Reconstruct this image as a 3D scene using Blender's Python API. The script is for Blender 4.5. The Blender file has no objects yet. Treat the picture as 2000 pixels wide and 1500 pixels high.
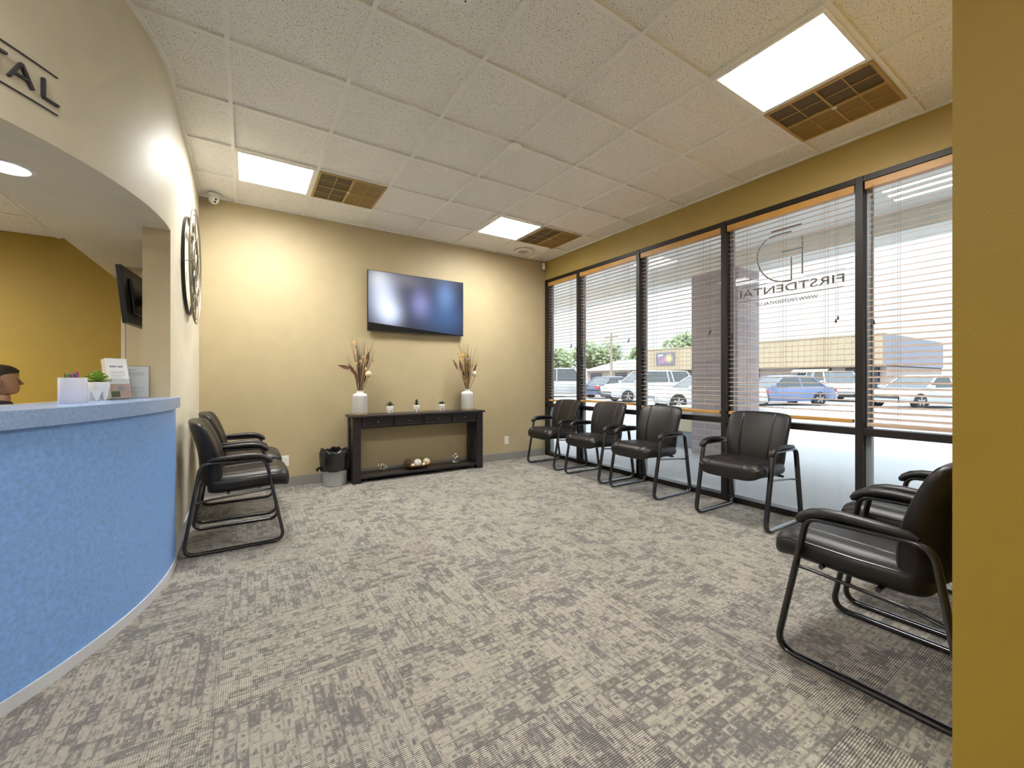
import bpy, bmesh, math, random
from math import sin, cos, pi, radians, sqrt, floor
from mathutils import Vector, Matrix
random.seed(7)
SC = bpy.context.scene
COL = SC.collection

# ------------------------------------------------------------------ camera, world, sun, exposure
CAM_H = 1.165
F_PX, YAW = 808.61, 0.5715
cd = bpy.data.cameras.new('camera'); cam = bpy.data.objects.new('camera', cd); COL.objects.link(cam)
cd.sensor_fit = 'HORIZONTAL'; cd.sensor_width = 36.0
cd.lens = F_PX / 2000.0 * 36.0
cd.shift_y = -(750 - 740.49) / 2000.0
cd.clip_start = 0.05; cd.clip_end = 400
cam.location = (0, 0, CAM_H); cam.rotation_euler = (pi / 2, 0, -YAW)
SC.camera = cam
SC.view_settings.view_transform = 'Standard'; SC.view_settings.look = 'None'
SC.view_settings.gamma = 1.0; SC.view_settings.use_curve_mapping = False
SC.view_settings.exposure = 0.76
w = bpy.data.worlds.new('sky'); SC.world = w; w.use_nodes = True
bgn = w.node_tree.nodes['Background']
bgn.inputs[1].default_value = 1.0
# overcast sky: about three times brighter overhead than at the horizon
_t = w.node_tree; _tc = _t.nodes.new('ShaderNodeTexCoord'); _sx = _t.nodes.new('ShaderNodeSeparateXYZ'); _t.links.new(_tc.outputs['Generated'], _sx.inputs[0])
_rp = _t.nodes.new('ShaderNodeValToRGB'); _t.links.new(_sx.outputs[2], _rp.inputs[0])
_rp.color_ramp.elements[0].position = 0.0; _rp.color_ramp.elements[0].color = (0.66, 0.695, 0.72, 1)
_e = _rp.color_ramp.elements.new(0.30); _e.color = (0.73, 0.79, 0.85, 1)
_rp.color_ramp.elements[2].position = 1.0; _rp.color_ramp.elements[2].color = (2.6, 2.9, 3.2, 1)
_t.links.new(_rp.outputs[0], bgn.inputs[0])
sd = bpy.data.lights.new('sun', 'SUN'); sd.energy = 1.1; sd.angle = radians(12); sd.color = (1, 0.96, 0.9)
so = bpy.data.objects.new('sun', sd); COL.objects.link(so); so.rotation_euler = (radians(12), radians(-38), 0)
LAMP_E = 37.0          # radiance of the ceiling light diffusers
LAMP_COL = (1.0, 0.98, 0.945)

# ------------------------------------------------------------------ materials
MATS = {}
def nmat(name):
    m = bpy.data.materials.new(name); m.use_nodes = True
    return m, m.node_tree, m.node_tree.nodes['Principled BSDF']
def mat(name, col, rough=0.5, metal=0.0, spec=0.5, bump=0.0, bscale=200.0, var=0.0, vscale=6.0, coat=0.0, stretch=None):
    m, nt, b = nmat(name)
    b.inputs['Base Color'].default_value = (*col, 1); b.inputs['Roughness'].default_value = rough
    b.inputs['Metallic'].default_value = metal; b.inputs['Specular IOR Level'].default_value = spec
    b.inputs['Coat Weight'].default_value = coat
    N, L = nt.nodes, nt.links
    tc = N.new('ShaderNodeTexCoord')
    src = tc.outputs['Object']
    if stretch:
        mp = N.new('ShaderNodeMapping'); mp.inputs['Scale'].default_value = stretch
        L.new(src, mp.inputs[0]); src = mp.outputs[0]
    nz = N.new('ShaderNodeTexNoise'); nz.inputs['Scale'].default_value = vscale; nz.inputs['Detail'].default_value = 4
    L.new(src, nz.inputs['Vector'])
    v = max(var, 0.03)
    mr = N.new('ShaderNodeMapRange'); mr.inputs[3].default_value = 1 - v; mr.inputs[4].default_value = 1 + v
    mr.inputs[1].default_value = 0.3; mr.inputs[2].default_value = 0.7
    L.new(nz.outputs[0], mr.inputs[0])
    mx = N.new('ShaderNodeMix'); mx.data_type = 'RGBA'; mx.blend_type = 'MULTIPLY'; mx.inputs[0].default_value = 1
    mx.inputs[6].default_value = (*col, 1); L.new(mr.outputs[0], mx.inputs[7]); L.new(mx.outputs[2], b.inputs['Base Color'])
    if bump:
        n2 = N.new('ShaderNodeTexNoise'); n2.inputs['Scale'].default_value = bscale; n2.inputs['Detail'].default_value = 3
        L.new(tc.outputs['Object'], n2.inputs['Vector'])
        bp = N.new('ShaderNodeBump'); bp.inputs['Strength'].default_value = bump; bp.inputs['Distance'].default_value = 0.002
        L.new(n2.outputs[0], bp.inputs['Height']); L.new(bp.outputs[0], b.inputs['Normal'])
    MATS[name] = m
    return m
def emit(name, col, e):
    m = bpy.data.materials.new(name); m.use_nodes = True; nt = m.node_tree; nt.nodes.clear()
    o = nt.nodes.new('ShaderNodeOutputMaterial'); s = nt.nodes.new('ShaderNodeEmission')
    s.inputs[0].default_value = (*col, 1); s.inputs[1].default_value = e
    nt.links.new(s.outputs[0], o.inputs[0]); MATS[name] = m; return m

PAINT_TAN = mat('tan_wall_paint', (0.455, 0.375, 0.222), 0.55, bump=0.25, bscale=160)
PAINT_GOLD = mat('gold_wall_paint', (0.36, 0.232, 0.024), 0.55, bump=0.3, bscale=160)
PAINT_CREAM = mat('cream_wall_paint', (0.68, 0.63, 0.50), 0.5, spec=0.2, bump=0.3, bscale=130)
PAINT_HEAD = mat('shaded_gold_wall_paint', (0.40, 0.29, 0.085), 0.55, bump=0.3, bscale=160)  # same gold paint as the wall end; the header's shade is mixed into it
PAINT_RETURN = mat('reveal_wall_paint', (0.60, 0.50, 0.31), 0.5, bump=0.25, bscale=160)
BASEB = mat('grey_vinyl_base', (0.27, 0.265, 0.25), 0.45)
BASEL = mat('pale_grey_vinyl_base', (0.62, 0.64, 0.68), 0.4)
GRID = mat('white_grid_metal', (0.87, 0.87, 0.85), 0.45)
WHITE = mat('white_plastic', (0.78, 0.77, 0.74), 0.35)
BLACKP = mat('black_plastic', (0.012, 0.012, 0.013), 0.35)
BRONZE = mat('dark_bronze_aluminium', (0.018, 0.014, 0.012), 0.42, metal=0.2)
MULLSIDE = mat('toned_grey_metal', (0.30, 0.33, 0.36), 0.5, metal=0.3)  # daylight on the mullion sides is put into this paler grey
BLINDW = mat('brown_blind_slat', (0.58, 0.42, 0.31), 0.5, var=0.1, vscale=3, stretch=(1, 0.2, 1))
BLINDR = mat('amber_blind_rail', (0.55, 0.29, 0.07), 0.4, var=0.08, vscale=5)
CORD = mat('blind_cord', (0.35, 0.24, 0.17), 0.7)
LEATHER = mat('black_leather', (0.012, 0.010, 0.010), 0.40, spec=0.45, bump=0.35, bscale=300)
PIPING = mat('black_piping', (0.035, 0.033, 0.033), 0.3)
TUBE = mat('black_enamel_tube', (0.010, 0.010, 0.012), 0.22, spec=0.7, coat=0.5)
LAM_BLUE = mat('blue_laminate', (0.215, 0.41, 0.82), 0.42, var=0.12, vscale=60, bump=0.05)
LAM_TOP = mat('slate_blue_laminate', (0.29, 0.42, 0.68), 0.2, var=0.14, vscale=120)
ESPRESSO = mat('espresso_wood', (0.018, 0.014, 0.017), 0.33, var=0.35, vscale=9, stretch=(0.4, 5, 5), spec=0.5)
CERAMIC = mat('white_ceramic', (0.80, 0.78, 0.74), 0.15, coat=0.3)
CUPW = mat('white_cup_plastic', (0.74, 0.73, 0.80), 0.22)
CHROME = mat('polished_chrome', (0.75, 0.74, 0.72), 0.12, metal=1.0)
CLOCKM = mat('brushed_pewter', (0.30, 0.27, 0.21), 0.42, metal=0.8)
LEAFG = mat('grey_green_succulent', (0.07, 0.12, 0.045), 0.5, var=0.3, vscale=60)
LEAFL = mat('lime_succulent', (0.36, 0.50, 0.10), 0.4, var=0.3, vscale=30)
BAG = mat('black_bin_bag', (0.012, 0.012, 0.013), 0.2, spec=0.7)
BIN = mat('grey_bin_plastic', (0.36, 0.38, 0.39), 0.4)
STEM = mat('dried_dark_stem', (0.07, 0.055, 0.045), 0.8)
DRYLEAF = mat('dried_brown_leaf', (0.14, 0.06, 0.03), 0.6, var=0.3, vscale=40)
PETAL = mat('dried_cream_petal', (0.72, 0.48, 0.22), 0.7, var=0.25, vscale=50)
PETALY = mat('dried_ochre_petal', (0.70, 0.40, 0.10), 0.7, var=0.25, vscale=50)
PALEB = mat('pale_woven_ball', (0.72, 0.60, 0.40), 0.7, var=0.3, vscale=60, bump=0.5)
BROWNB = mat('brown_woven_ball', (0.11, 0.06, 0.03), 0.8, var=0.4, vscale=90, bump=0.8)
WHITEB = mat('white_woven_ball', (0.72, 0.70, 0.66), 0.7, bump=0.8, bscale=120)
MOSSB = mat('olive_woven_ball', (0.25, 0.22, 0.11), 0.8, var=0.3, vscale=90, bump=0.8)
BOWLM = mat('amber_wood_bowl', (0.20, 0.09, 0.025), 0.3, var=0.3, vscale=20, coat=0.3)
LETTER = mat('charcoal_lettering', (0.045, 0.047, 0.055), 0.45)
DECAL = mat('grey_window_vinyl', (0.22, 0.24, 0.24), 0.6)
SKIN = mat('skin', (0.36, 0.20, 0.12), 0.5)
HAIR = mat('dark_hair', (0.015, 0.010, 0.008), 0.45, var=0.3, vscale=80)
CLOTH = mat('black_cloth', (0.012, 0.012, 0.015), 0.8)
PAPER = mat('white_paper', (0.88, 0.88, 0.88), 0.5)
PAPERC = mat('cream_paper', (0.70, 0.62, 0.50), 0.6)
PRINT = mat('grey_print', (0.35, 0.37, 0.40), 0.6)
PRINTG = mat('dark_green_print', (0.07, 0.13, 0.05), 0.5)
PRINTP = mat('rose_print', (0.62, 0.42, 0.38), 0.5)
PENG = mat('green_pen', (0.10, 0.30, 0.10), 0.3)
PENR = mat('red_pen', (0.50, 0.05, 0.06), 0.3)
PENB = mat('blue_pen', (0.08, 0.12, 0.40), 0.3)
CONC = mat('pale_concrete', (0.40, 0.405, 0.41), 0.85, var=0.06, vscale=0.6)
STUCCO = mat('canopy_stucco', (0.93, 0.91, 0.85), 0.8)
FASCIA = mat('tan_metal_fascia', (0.52, 0.43, 0.30), 0.6)
FASCIAG = mat('blue_grey_fascia', (0.27, 0.28, 0.33), 0.6)
SHOPWALL = mat('beige_block_wall', (0.46, 0.38, 0.33), 0.8, var=0.1, vscale=2)
DKGLASS = mat('dark_shop_glass', (0.07, 0.08, 0.10), 0.12)
ROOFG = mat('grey_shingle_roof', (0.33, 0.31, 0.30), 0.9)
FOLI = mat('tree_foliage', (0.30, 0.37, 0.20), 0.7, var=0.3, vscale=1.5)
BARK = mat('tree_bark', (0.16, 0.12, 0.09), 0.9)
POLEM = mat('wood_pole', (0.36, 0.30, 0.24), 0.9)
TYRE = mat('tyre_rubber', (0.03, 0.03, 0.03), 0.8)
RIM = mat('wheel_rim', (0.45, 0.45, 0.46), 0.35, metal=0.6)
CARGL = mat('car_glass', (0.09, 0.11, 0.12), 0.08)
CARW = mat('white_car_paint', (0.55, 0.56, 0.57), 0.25, coat=0.6)
CARS = mat('silver_car_paint', (0.52, 0.55, 0.56), 0.25, coat=0.6)
CARB = mat('navy_car_paint', (0.09, 0.11, 0.19), 0.25, coat=0.6)
CARC = mat('blue_car_paint', (0.17, 0.23, 0.40), 0.25, coat=0.6)
REDL = mat('red_tail_lens', (0.55, 0.05, 0.05), 0.2)
SIGNDK = mat('dark_sign_board', (0.20, 0.20, 0.26), 0.5)
SIGNPK = mat('pink_sign_letter', (0.75, 0.28, 0.52), 0.5)
SIGNYE = mat('yellow_sign_sun', (0.85, 0.70, 0.28), 0.5)
BEIGE = mat('cream_bin_paint', (0.62, 0.56, 0.40), 0.6)
CEILW = mat('bright_white_plastic', (0.93, 0.93, 0.92), 0.3)
LAMP = emit('lamp_diffuser', LAMP_COL, LAMP_E)
# prismatic lens: throws more light straight down than sideways
_nt = LAMP.node_tree; _lw = _nt.nodes.new('ShaderNodeLayerWeight'); _lw.inputs[0].default_value = 0.5
_mr = _nt.nodes.new('ShaderNodeMapRange'); _mr.inputs[1].default_value = 0.0; _mr.inputs[2].default_value = 0.9; _mr.inputs[3].default_value = LAMP_E * 1.35; _mr.inputs[4].default_value = LAMP_E * 0.35
_nt.links.new(_lw.outputs['Facing'], _mr.inputs[0]); _nt.links.new(_mr.outputs[0], _nt.nodes['Emission'].inputs[1])
CANL = emit('round_lamp_diffuser', (1.0, 0.97, 0.9), 16.0)

def MA(nt, op, a, b=None, c=None):
    n = nt.nodes.new('ShaderNodeMath'); n.operation = op
    for i, x in enumerate((a, b, c)):
        if x is None: continue
        if isinstance(x, (int, float)): n.inputs[i].default_value = x
        else: nt.links.new(x, n.inputs[i])
    return n.outputs[0]
def ramp(nt, fac, stops):
    r = nt.nodes.new('ShaderNodeValToRGB'); nt.links.new(fac, r.inputs[0])
    while len(r.color_ramp.elements) < len(stops): r.color_ramp.elements.new(0.5)
    for e, (p, c) in zip(r.color_ramp.elements, stops): e.position = p; e.color = (*c, 1)
    return r.outputs[0]

def carpet_mat():
    m, nt, b = nmat('carpet_tiles'); N, L = nt.nodes, nt.links
    tc = N.new('ShaderNodeTexCoord'); sx = N.new('ShaderNodeSeparateXYZ'); L.new(tc.outputs['Object'], sx.inputs[0])
    T = 0.604
    x = MA(nt, 'DIVIDE', MA(nt, 'ADD', sx.outputs[0], 0.09), T); y = MA(nt, 'DIVIDE', MA(nt, 'SUBTRACT', sx.outputs[1], 1.76), T)
    ix = MA(nt, 'FLOOR', x); iy = MA(nt, 'FLOOR', y)
    fx = MA(nt, 'MULTIPLY', MA(nt, 'SUBTRACT', x, ix), T); fy = MA(nt, 'MULTIPLY', MA(nt, 'SUBTRACT', y, iy), T)
    cb = N.new('ShaderNodeCombineXYZ'); L.new(ix, cb.inputs[0]); L.new(iy, cb.inputs[1])
    wn = N.new('ShaderNodeTexWhiteNoise'); wn.noise_dimensions = '2D'; L.new(cb.outputs[0], wn.inputs['Vector'])
    par = MA(nt, 'MODULO', MA(nt, 'ADD', MA(nt, 'ADD', ix, iy), 40.0), 2.0)      # quarter-turned tiles
    par = MA(nt, 'GREATER_THAN', par, 0.5)
    def mixf(a, bb): return MA(nt, 'ADD', MA(nt, 'MULTIPLY', a, MA(nt, 'SUBTRACT', 1.0, par)), MA(nt, 'MULTIPLY', bb, par))
    lx = mixf(fx, fy); ly = mixf(fy, fx)
    off = MA(nt, 'MULTIPLY', wn.outputs[0], 37.0)
    def wnoise(vx, vy):
        c = N.new('ShaderNodeCombineXYZ'); L.new(vx, c.inputs[0]); L.new(vy, c.inputs[1]); L.new(off, c.inputs[2])
        n = N.new('ShaderNodeTexWhiteNoise'); n.noise_dimensions = '3D'; L.new(c.outputs[0], n.inputs['Vector']); return n.outputs[0]
    def blocks(cx, cy, z):
        # little rectangles in staggered rows: per-cell tone, position inside the cell
        gy = MA(nt, 'DIVIDE', ly, cy); fl = MA(nt, 'FLOOR', gy); ry = MA(nt, 'ADD', fl, z)
        sh = wnoise(ry, ry)
        gx = MA(nt, 'ADD', MA(nt, 'DIVIDE', lx, MA(nt, 'MULTIPLY', MA(nt, 'ADD', 0.65, sh), cx)), MA(nt, 'MULTIPLY', sh, 7.0)); rx = MA(nt, 'FLOOR', gx)
        u = MA(nt, 'ABSOLUTE', MA(nt, 'SUBTRACT', MA(nt, 'SUBTRACT', gx, rx), 0.5)); v = MA(nt, 'ABSOLUTE', MA(nt, 'SUBTRACT', MA(nt, 'SUBTRACT', gy, fl), 0.5))
        return wnoise(rx, ry), MA(nt, 'SUBTRACT', 0.5, u), MA(nt, 'SUBTRACT', 0.5, v), MA(nt, 'MAXIMUM', u, v)
    a, au, av, am = blocks(0.058, 0.033, 3.0); b2, bu, bv, bm_ = blocks(0.023, 0.020, 41.0); c2, _u, _v, _m = blocks(0.015, 0.0075, 77.0)
    lowf = N.new('ShaderNodeTexNoise'); lowf.inputs['Scale'].default_value = 5.0; L.new(tc.outputs['Object'], lowf.inputs['Vector'])
    bordA = MA(nt, 'LESS_THAN', MA(nt, 'MINIMUM', MA(nt, 'MULTIPLY', au, 0.058), MA(nt, 'MULTIPLY', av, 0.033)), MA(nt, 'MULTIPLY', MA(nt, 'SUBTRACT', MA(nt, 'ADD', c2, b2), 0.75), 0.0085))
    hole = MA(nt, 'MULTIPLY', MA(nt, 'LESS_THAN', am, 0.17), MA(nt, 'GREATER_THAN', a, 0.72))
    darkb = MA(nt, 'LESS_THAN', b2, 0.30); darka = MA(nt, 'LESS_THAN', a, 0.26)
    s = MA(nt, 'ADD', MA(nt, 'MULTIPLY', MA(nt, 'SUBTRACT', c2, 0.5), 0.19), MA(nt, 'ADD', 0.46, MA(nt, 'MULTIPLY', lowf.outputs[0], 0.26)))
    s = MA(nt, 'ADD', s, MA(nt, 'MULTIPLY', MA(nt, 'SUBTRACT', a, 0.5), 0.05))
    for q, k_ in ((bordA, 0.15), (hole, 0.15), (darkb, 0.095), (darka, 0.10)):
        s = MA(nt, 'SUBTRACT', s, MA(nt, 'MULTIPLY', q, k_))
    fine = N.new('ShaderNodeTexNoise'); fine.inputs['Scale'].default_value = 260; L.new(tc.outputs['Object'], fine.inputs['Vector'])
    s = MA(nt, 'ADD', s, MA(nt, 'MULTIPLY', MA(nt, 'SUBTRACT', fine.outputs[0], 0.5), 0.30))
    s = MA(nt, 'ADD', s, MA(nt, 'MULTIPLY', MA(nt, 'SUBTRACT', wn.outputs[0], 0.5), 0.05))
    col = ramp(nt, s, [(0.38, (0.115, 0.108, 0.104)), (0.47, (0.200, 0.186, 0.164)), (0.58, (0.350, 0.322, 0.268))])
    rib = MA(nt, 'SINE', MA(nt, 'MULTIPLY', lx, 2 * pi / 0.0072))
    amp = MA(nt, 'ADD', 0.20, MA(nt, 'MULTIPLY', par, 0.36))
    k = MA(nt, 'ADD', 1.0, MA(nt, 'MULTIPLY', rib, amp))
    edge = MA(nt, 'MINIMUM', MA(nt, 'MINIMUM', fx, fy), MA(nt, 'MINIMUM', MA(nt, 'SUBTRACT', T, fx), MA(nt, 'SUBTRACT', T, fy)))
    seam = MA(nt, 'ADD', 0.80, MA(nt, 'MULTIPLY', MA(nt, 'GREATER_THAN', edge, 0.0015), 0.20))
    k = MA(nt, 'MULTIPLY', k, seam)
    mx = N.new('ShaderNodeMix'); mx.data_type = 'RGBA'; mx.blend_type = 'MULTIPLY'; mx.inputs[0].default_value = 1
    L.new(col, mx.inputs[6]); L.new(k, mx.inputs[7]); L.new(mx.outputs[2], b.inputs['Base Color'])
    b.inputs['Roughness'].default_value = 0.95; b.inputs['Specular IOR Level'].default_value = 0.15
    b.inputs['Sheen Weight'].default_value = 0.25
    bp = N.new('ShaderNodeBump'); bp.inputs['Strength'].default_value = 0.5; bp.inputs['Distance'].default_value = 0.002
    L.new(MA(nt, 'ADD', rib, fine.outputs[0]), bp.inputs['Height']); L.new(bp.outputs[0], b.inputs['Normal'])
    return m
CARPET = carpet_mat()

def ceiling_mat():
    m, nt, b = nmat('fissured_ceiling_tile'); N, L = nt.nodes, nt.links
    tc = N.new('ShaderNodeTexCoord')
    mp = N.new('ShaderNodeMapping'); mp.inputs['Scale'].default_value = (1.0, 0.55, 1.0); L.new(tc.outputs['Object'], mp.inputs[0])
    n1 = N.new('ShaderNodeTexNoise'); n1.inputs['Scale'].default_value = 210; n1.inputs['Detail'].default_value = 2.5; n1.inputs['Distortion'].default_value = 0.6
    L.new(mp.outputs[0], n1.inputs['Vector'])
    n2 = N.new('ShaderNodeTexNoise'); n2.inputs['Scale'].default_value = 9; L.new(tc.outputs['Object'], n2.inputs['Vector'])
    s = MA(nt, 'ADD', n1.outputs[0], MA(nt, 'MULTIPLY', MA(nt, 'SUBTRACT', n2.outputs[0], 0.5), 0.03))
    col = ramp(nt, s, [(0.0, (0.90, 0.90, 0.885)), (0.600, (0.88, 0.88, 0.865)), (0.655, (0.30, 0.26, 0.20))])
    L.new(col, b.inputs['Base Color']); b.inputs['Roughness'].default_value = 0.95; b.inputs['Specular IOR Level'].default_value = 0.1
    return m
CEIL = ceiling_mat()

def glass_mat():
    m = bpy.data.materials.new('window_glass'); m.use_nodes = True; nt = m.node_tree; nt.nodes.clear(); N, L = nt.nodes, nt.links
    o = N.new('ShaderNodeOutputMaterial'); t = N.new('ShaderNodeBsdfTransparent'); t.inputs[0].default_value = (0.93, 0.965, 0.97, 1)
    g = N.new('ShaderNodeBsdfGlossy'); g.inputs['Roughness'].default_value = 0.02
    lw = N.new('ShaderNodeLayerWeight'); lw.inputs[0].default_value = 0.5
    fr = MA(nt, 'ADD', 0.05, MA(nt, 'MULTIPLY', MA(nt, 'POWER', lw.outputs['Facing'], 5.0), 0.9))
    mx = N.new('ShaderNodeMixShader'); L.new(fr, mx.inputs[0]); L.new(t.outputs[0], mx.inputs[1]); L.new(g.outputs[0], mx.inputs[2])
    L.new(mx.outputs[0], o.inputs[0]); return m
GLASS = glass_mat()
def acryl_mat():
    m = bpy.data.materials.new('clear_acrylic'); m.use_nodes = True; nt = m.node_tree; nt.nodes.clear(); N, L = nt.nodes, nt.links
    o = N.new('ShaderNodeOutputMaterial'); t = N.new('ShaderNodeBsdfTransparent'); t.inputs[0].default_value = (0.97, 0.985, 0.99, 1)
    g = N.new('ShaderNodeBsdfGlossy'); g.inputs['Roughness'].default_value = 0.05
    mx = N.new('ShaderNodeMixShader'); mx.inputs[0].default_value = 0.12; L.new(t.outputs[0], mx.inputs[1]); L.new(g.outputs[0], mx.inputs[2])
    L.new(mx.outputs[0], o.inputs[0]); return m
ACRYL = acryl_mat()

def brick_mat(name, c1, c2, mortar, axis='YZ', sc=1.0):
    m, nt, b = nmat(name); N, L = nt.nodes, nt.links
    tc = N.new('ShaderNodeTexCoord'); sx = N.new('ShaderNodeSeparateXYZ'); L.new(tc.outputs['Object'], sx.inputs[0])
    cb = N.new('ShaderNodeCombineXYZ'); L.new(MA(nt, 'ADD', sx.outputs[0], sx.outputs[1]), cb.inputs[0]); L.new(sx.outputs[2], cb.inputs[1])
    br = N.new('ShaderNodeTexBrick'); L.new(cb.outputs[0], br.inputs['Vector'])
    br.inputs['Color1'].default_value = (*c1, 1); br.inputs['Color2'].default_value = (*c2, 1); br.inputs['Mortar'].default_value = (*mortar, 1)
    br.inputs['Scale'].default_value = sc; br.inputs['Brick Width'].default_value = 0.30; br.inputs['Row Height'].default_value = 0.10
    br.inputs['Mortar Size'].default_value = 0.006
    L.new(br.outputs[0], b.inputs['Base Color']); b.inputs['Roughness'].default_value = 0.85
    return m
BRICK = brick_mat('brick_column', (0.44, 0.38, 0.39), (0.37, 0.325, 0.34), (0.52, 0.49, 0.47))
BRICK2 = brick_mat('shop_brick', (0.40, 0.34, 0.31), (0.33, 0.28, 0.27), (0.44, 0.40, 0.37))

def perf_mat(name, base, hole):
    m, nt, b = nmat(name); N, L = nt.nodes, nt.links
    tc = N.new('ShaderNodeTexCoord'); vo = N.new('ShaderNodeSeparateXYZ'); L.new(tc.outputs['Object'], vo.inputs[0])
    def dots(o): return MA(nt, 'SINE', MA(nt, 'MULTIPLY', o, 2 * pi / 0.0075))
    h = MA(nt, 'GREATER_THAN', MA(nt, 'MULTIPLY', dots(vo.outputs[0]), dots(vo.outputs[1])), 0.12)
    mx = N.new('ShaderNodeMix'); mx.data_type = 'RGBA'; L.new(h, mx.inputs[0]); mx.inputs[6].default_value = (*base, 1); mx.inputs[7].default_value = (*hole, 1)
    L.new(mx.outputs[2], b.inputs['Base Color']); b.inputs['Roughness'].default_value = 0.5
    return m
PERF = perf_mat('perforated_brown_panel', (0.30, 0.19, 0.055), (0.16, 0.095, 0.025))
PERFD = perf_mat('perforated_dark_panel', (0.13, 0.085, 0.03), (0.03, 0.02, 0.008))
VENTF = mat('amber_vent_frame', (0.42, 0.29, 0.10), 0.45)

def vase_mat():
    m, nt, b = nmat('zigzag_vase'); N, L = nt.nodes, nt.links
    tc = N.new('ShaderNodeTexCoord'); sx = N.new('ShaderNodeSeparateXYZ'); L.new(tc.outputs['Object'], sx.inputs[0])
    ang = MA(nt, 'ARCTAN2', sx.outputs[1], sx.outputs[0])
    tri = MA(nt, 'PINGPONG', MA(nt, 'MULTIPLY', ang, 2.55), 1.0)
    st = MA(nt, 'SINE', MA(nt, 'ADD', MA(nt, 'MULTIPLY', sx.outputs[2], 2 * pi / 0.0115), MA(nt, 'MULTIPLY', tri, 9.0)))
    inb = MA(nt, 'MULTIPLY', MA(nt, 'GREATER_THAN', sx.outputs[2], 0.012), MA(nt, 'LESS_THAN', sx.outputs[2], 0.218))
    h = MA(nt, 'MULTIPLY', st, inb)
    col = ramp(nt, MA(nt, 'MULTIPLY', sx.outputs[2], 1.0), [(0.022, (0.60, 0.44, 0.24)), (0.030, (0.74, 0.71, 0.64))])
    L.new(col, b.inputs['Base Color']); b.inputs['Roughness'].default_value = 0.5
    bp = N.new('ShaderNodeBump'); bp.inputs['Strength'].default_value = 1.0; bp.inputs['Distance'].default_value = 0.008
    L.new(h, bp.inputs['Height']); L.new(bp.outputs[0], b.inputs['Normal'])
    return m
VASE = vase_mat()

def screen_mat():
    m = bpy.data.materials.new('blurred_lit_screen'); m.use_nodes = True; nt = m.node_tree; nt.nodes.clear(); N, L = nt.nodes, nt.links
    o = N.new('ShaderNodeOutputMaterial'); tc = N.new('ShaderNodeTexCoord'); sx = N.new('ShaderNodeSeparateXYZ'); L.new(tc.outputs['Generated'], sx.inputs[0])
    u, v = sx.outputs[0], sx.outputs[2]
    cur = None
    for (cx, cy, rx, ry, col) in [(0.14, 0.55, 0.13, 0.38, (0.60, 0.66, 0.80)), (0.22, 0.30, 0.10, 0.2, (0.45, 0.52, 0.68)), (0.52, 0.52, 0.10, 0.24, (0.18, 0.18, 0.38)),
                                  (0.80, 0.72, 0.11, 0.26, (0.10, 0.20, 0.40)), (0.80, 0.30, 0.22, 0.30, (0.02, 0.07, 0.18)), (0.35, 0.92, 0.2, 0.15, (0.12, 0.11, 0.11)), (0.08, 0.9, 0.1, 0.2, (0.3, 0.3, 0.28)), (0.5, 0.45, 0.9, 0.7, (0.03, 0.035, 0.06))]:
        dx = MA(nt, 'DIVIDE', MA(nt, 'SUBTRACT', u, cx), rx); dy = MA(nt, 'DIVIDE', MA(nt, 'SUBTRACT', v, cy), ry)
        g = MA(nt, 'EXPONENT', MA(nt, 'MULTIPLY', MA(nt, 'ADD', MA(nt, 'MULTIPLY', dx, dx), MA(nt, 'MULTIPLY', dy, dy)), -1.0))
        mx = N.new('ShaderNodeMix'); mx.data_type = 'RGBA'; mx.blend_type = 'ADD'; mx.inputs[0].default_value = 1.0
        sc = N.new('ShaderNodeVectorMath'); sc.operation = 'SCALE'; sc.inputs[0].default_value = col; L.new(g, sc.inputs['Scale'])
        if cur is None: mx.inputs[6].default_value = (0.01, 0.01, 0.015, 1)
        else: L.new(cur, mx.inputs[6])
        L.new(sc.outputs[0], mx.inputs[7]); cur = mx.outputs[2]
    # black unlit strip along the lower edge, rising towards the left
    lim = MA(nt, 'SUBTRACT', 0.13, MA(nt, 'MULTIPLY', u, 0.14))
    on = MA(nt, 'GREATER_THAN', v, lim)
    em = N.new('ShaderNodeEmission'); L.new(cur, em.inputs[0]); L.new(MA(nt, 'MULTIPLY', on, 0.75), em.inputs[1])
    gl = N.new('ShaderNodeBsdfGlossy'); gl.inputs[0].default_value = (0.03, 0.03, 0.035, 1); gl.inputs['Roughness'].default_value = 0.3
    ad = N.new('ShaderNodeAddShader'); L.new(em.outputs[0], ad.inputs[0]); L.new(gl.outputs[0], ad.inputs[1]); L.new(ad.outputs[0], o.inputs[0])
    return m
SCREEN = screen_mat()

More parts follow.
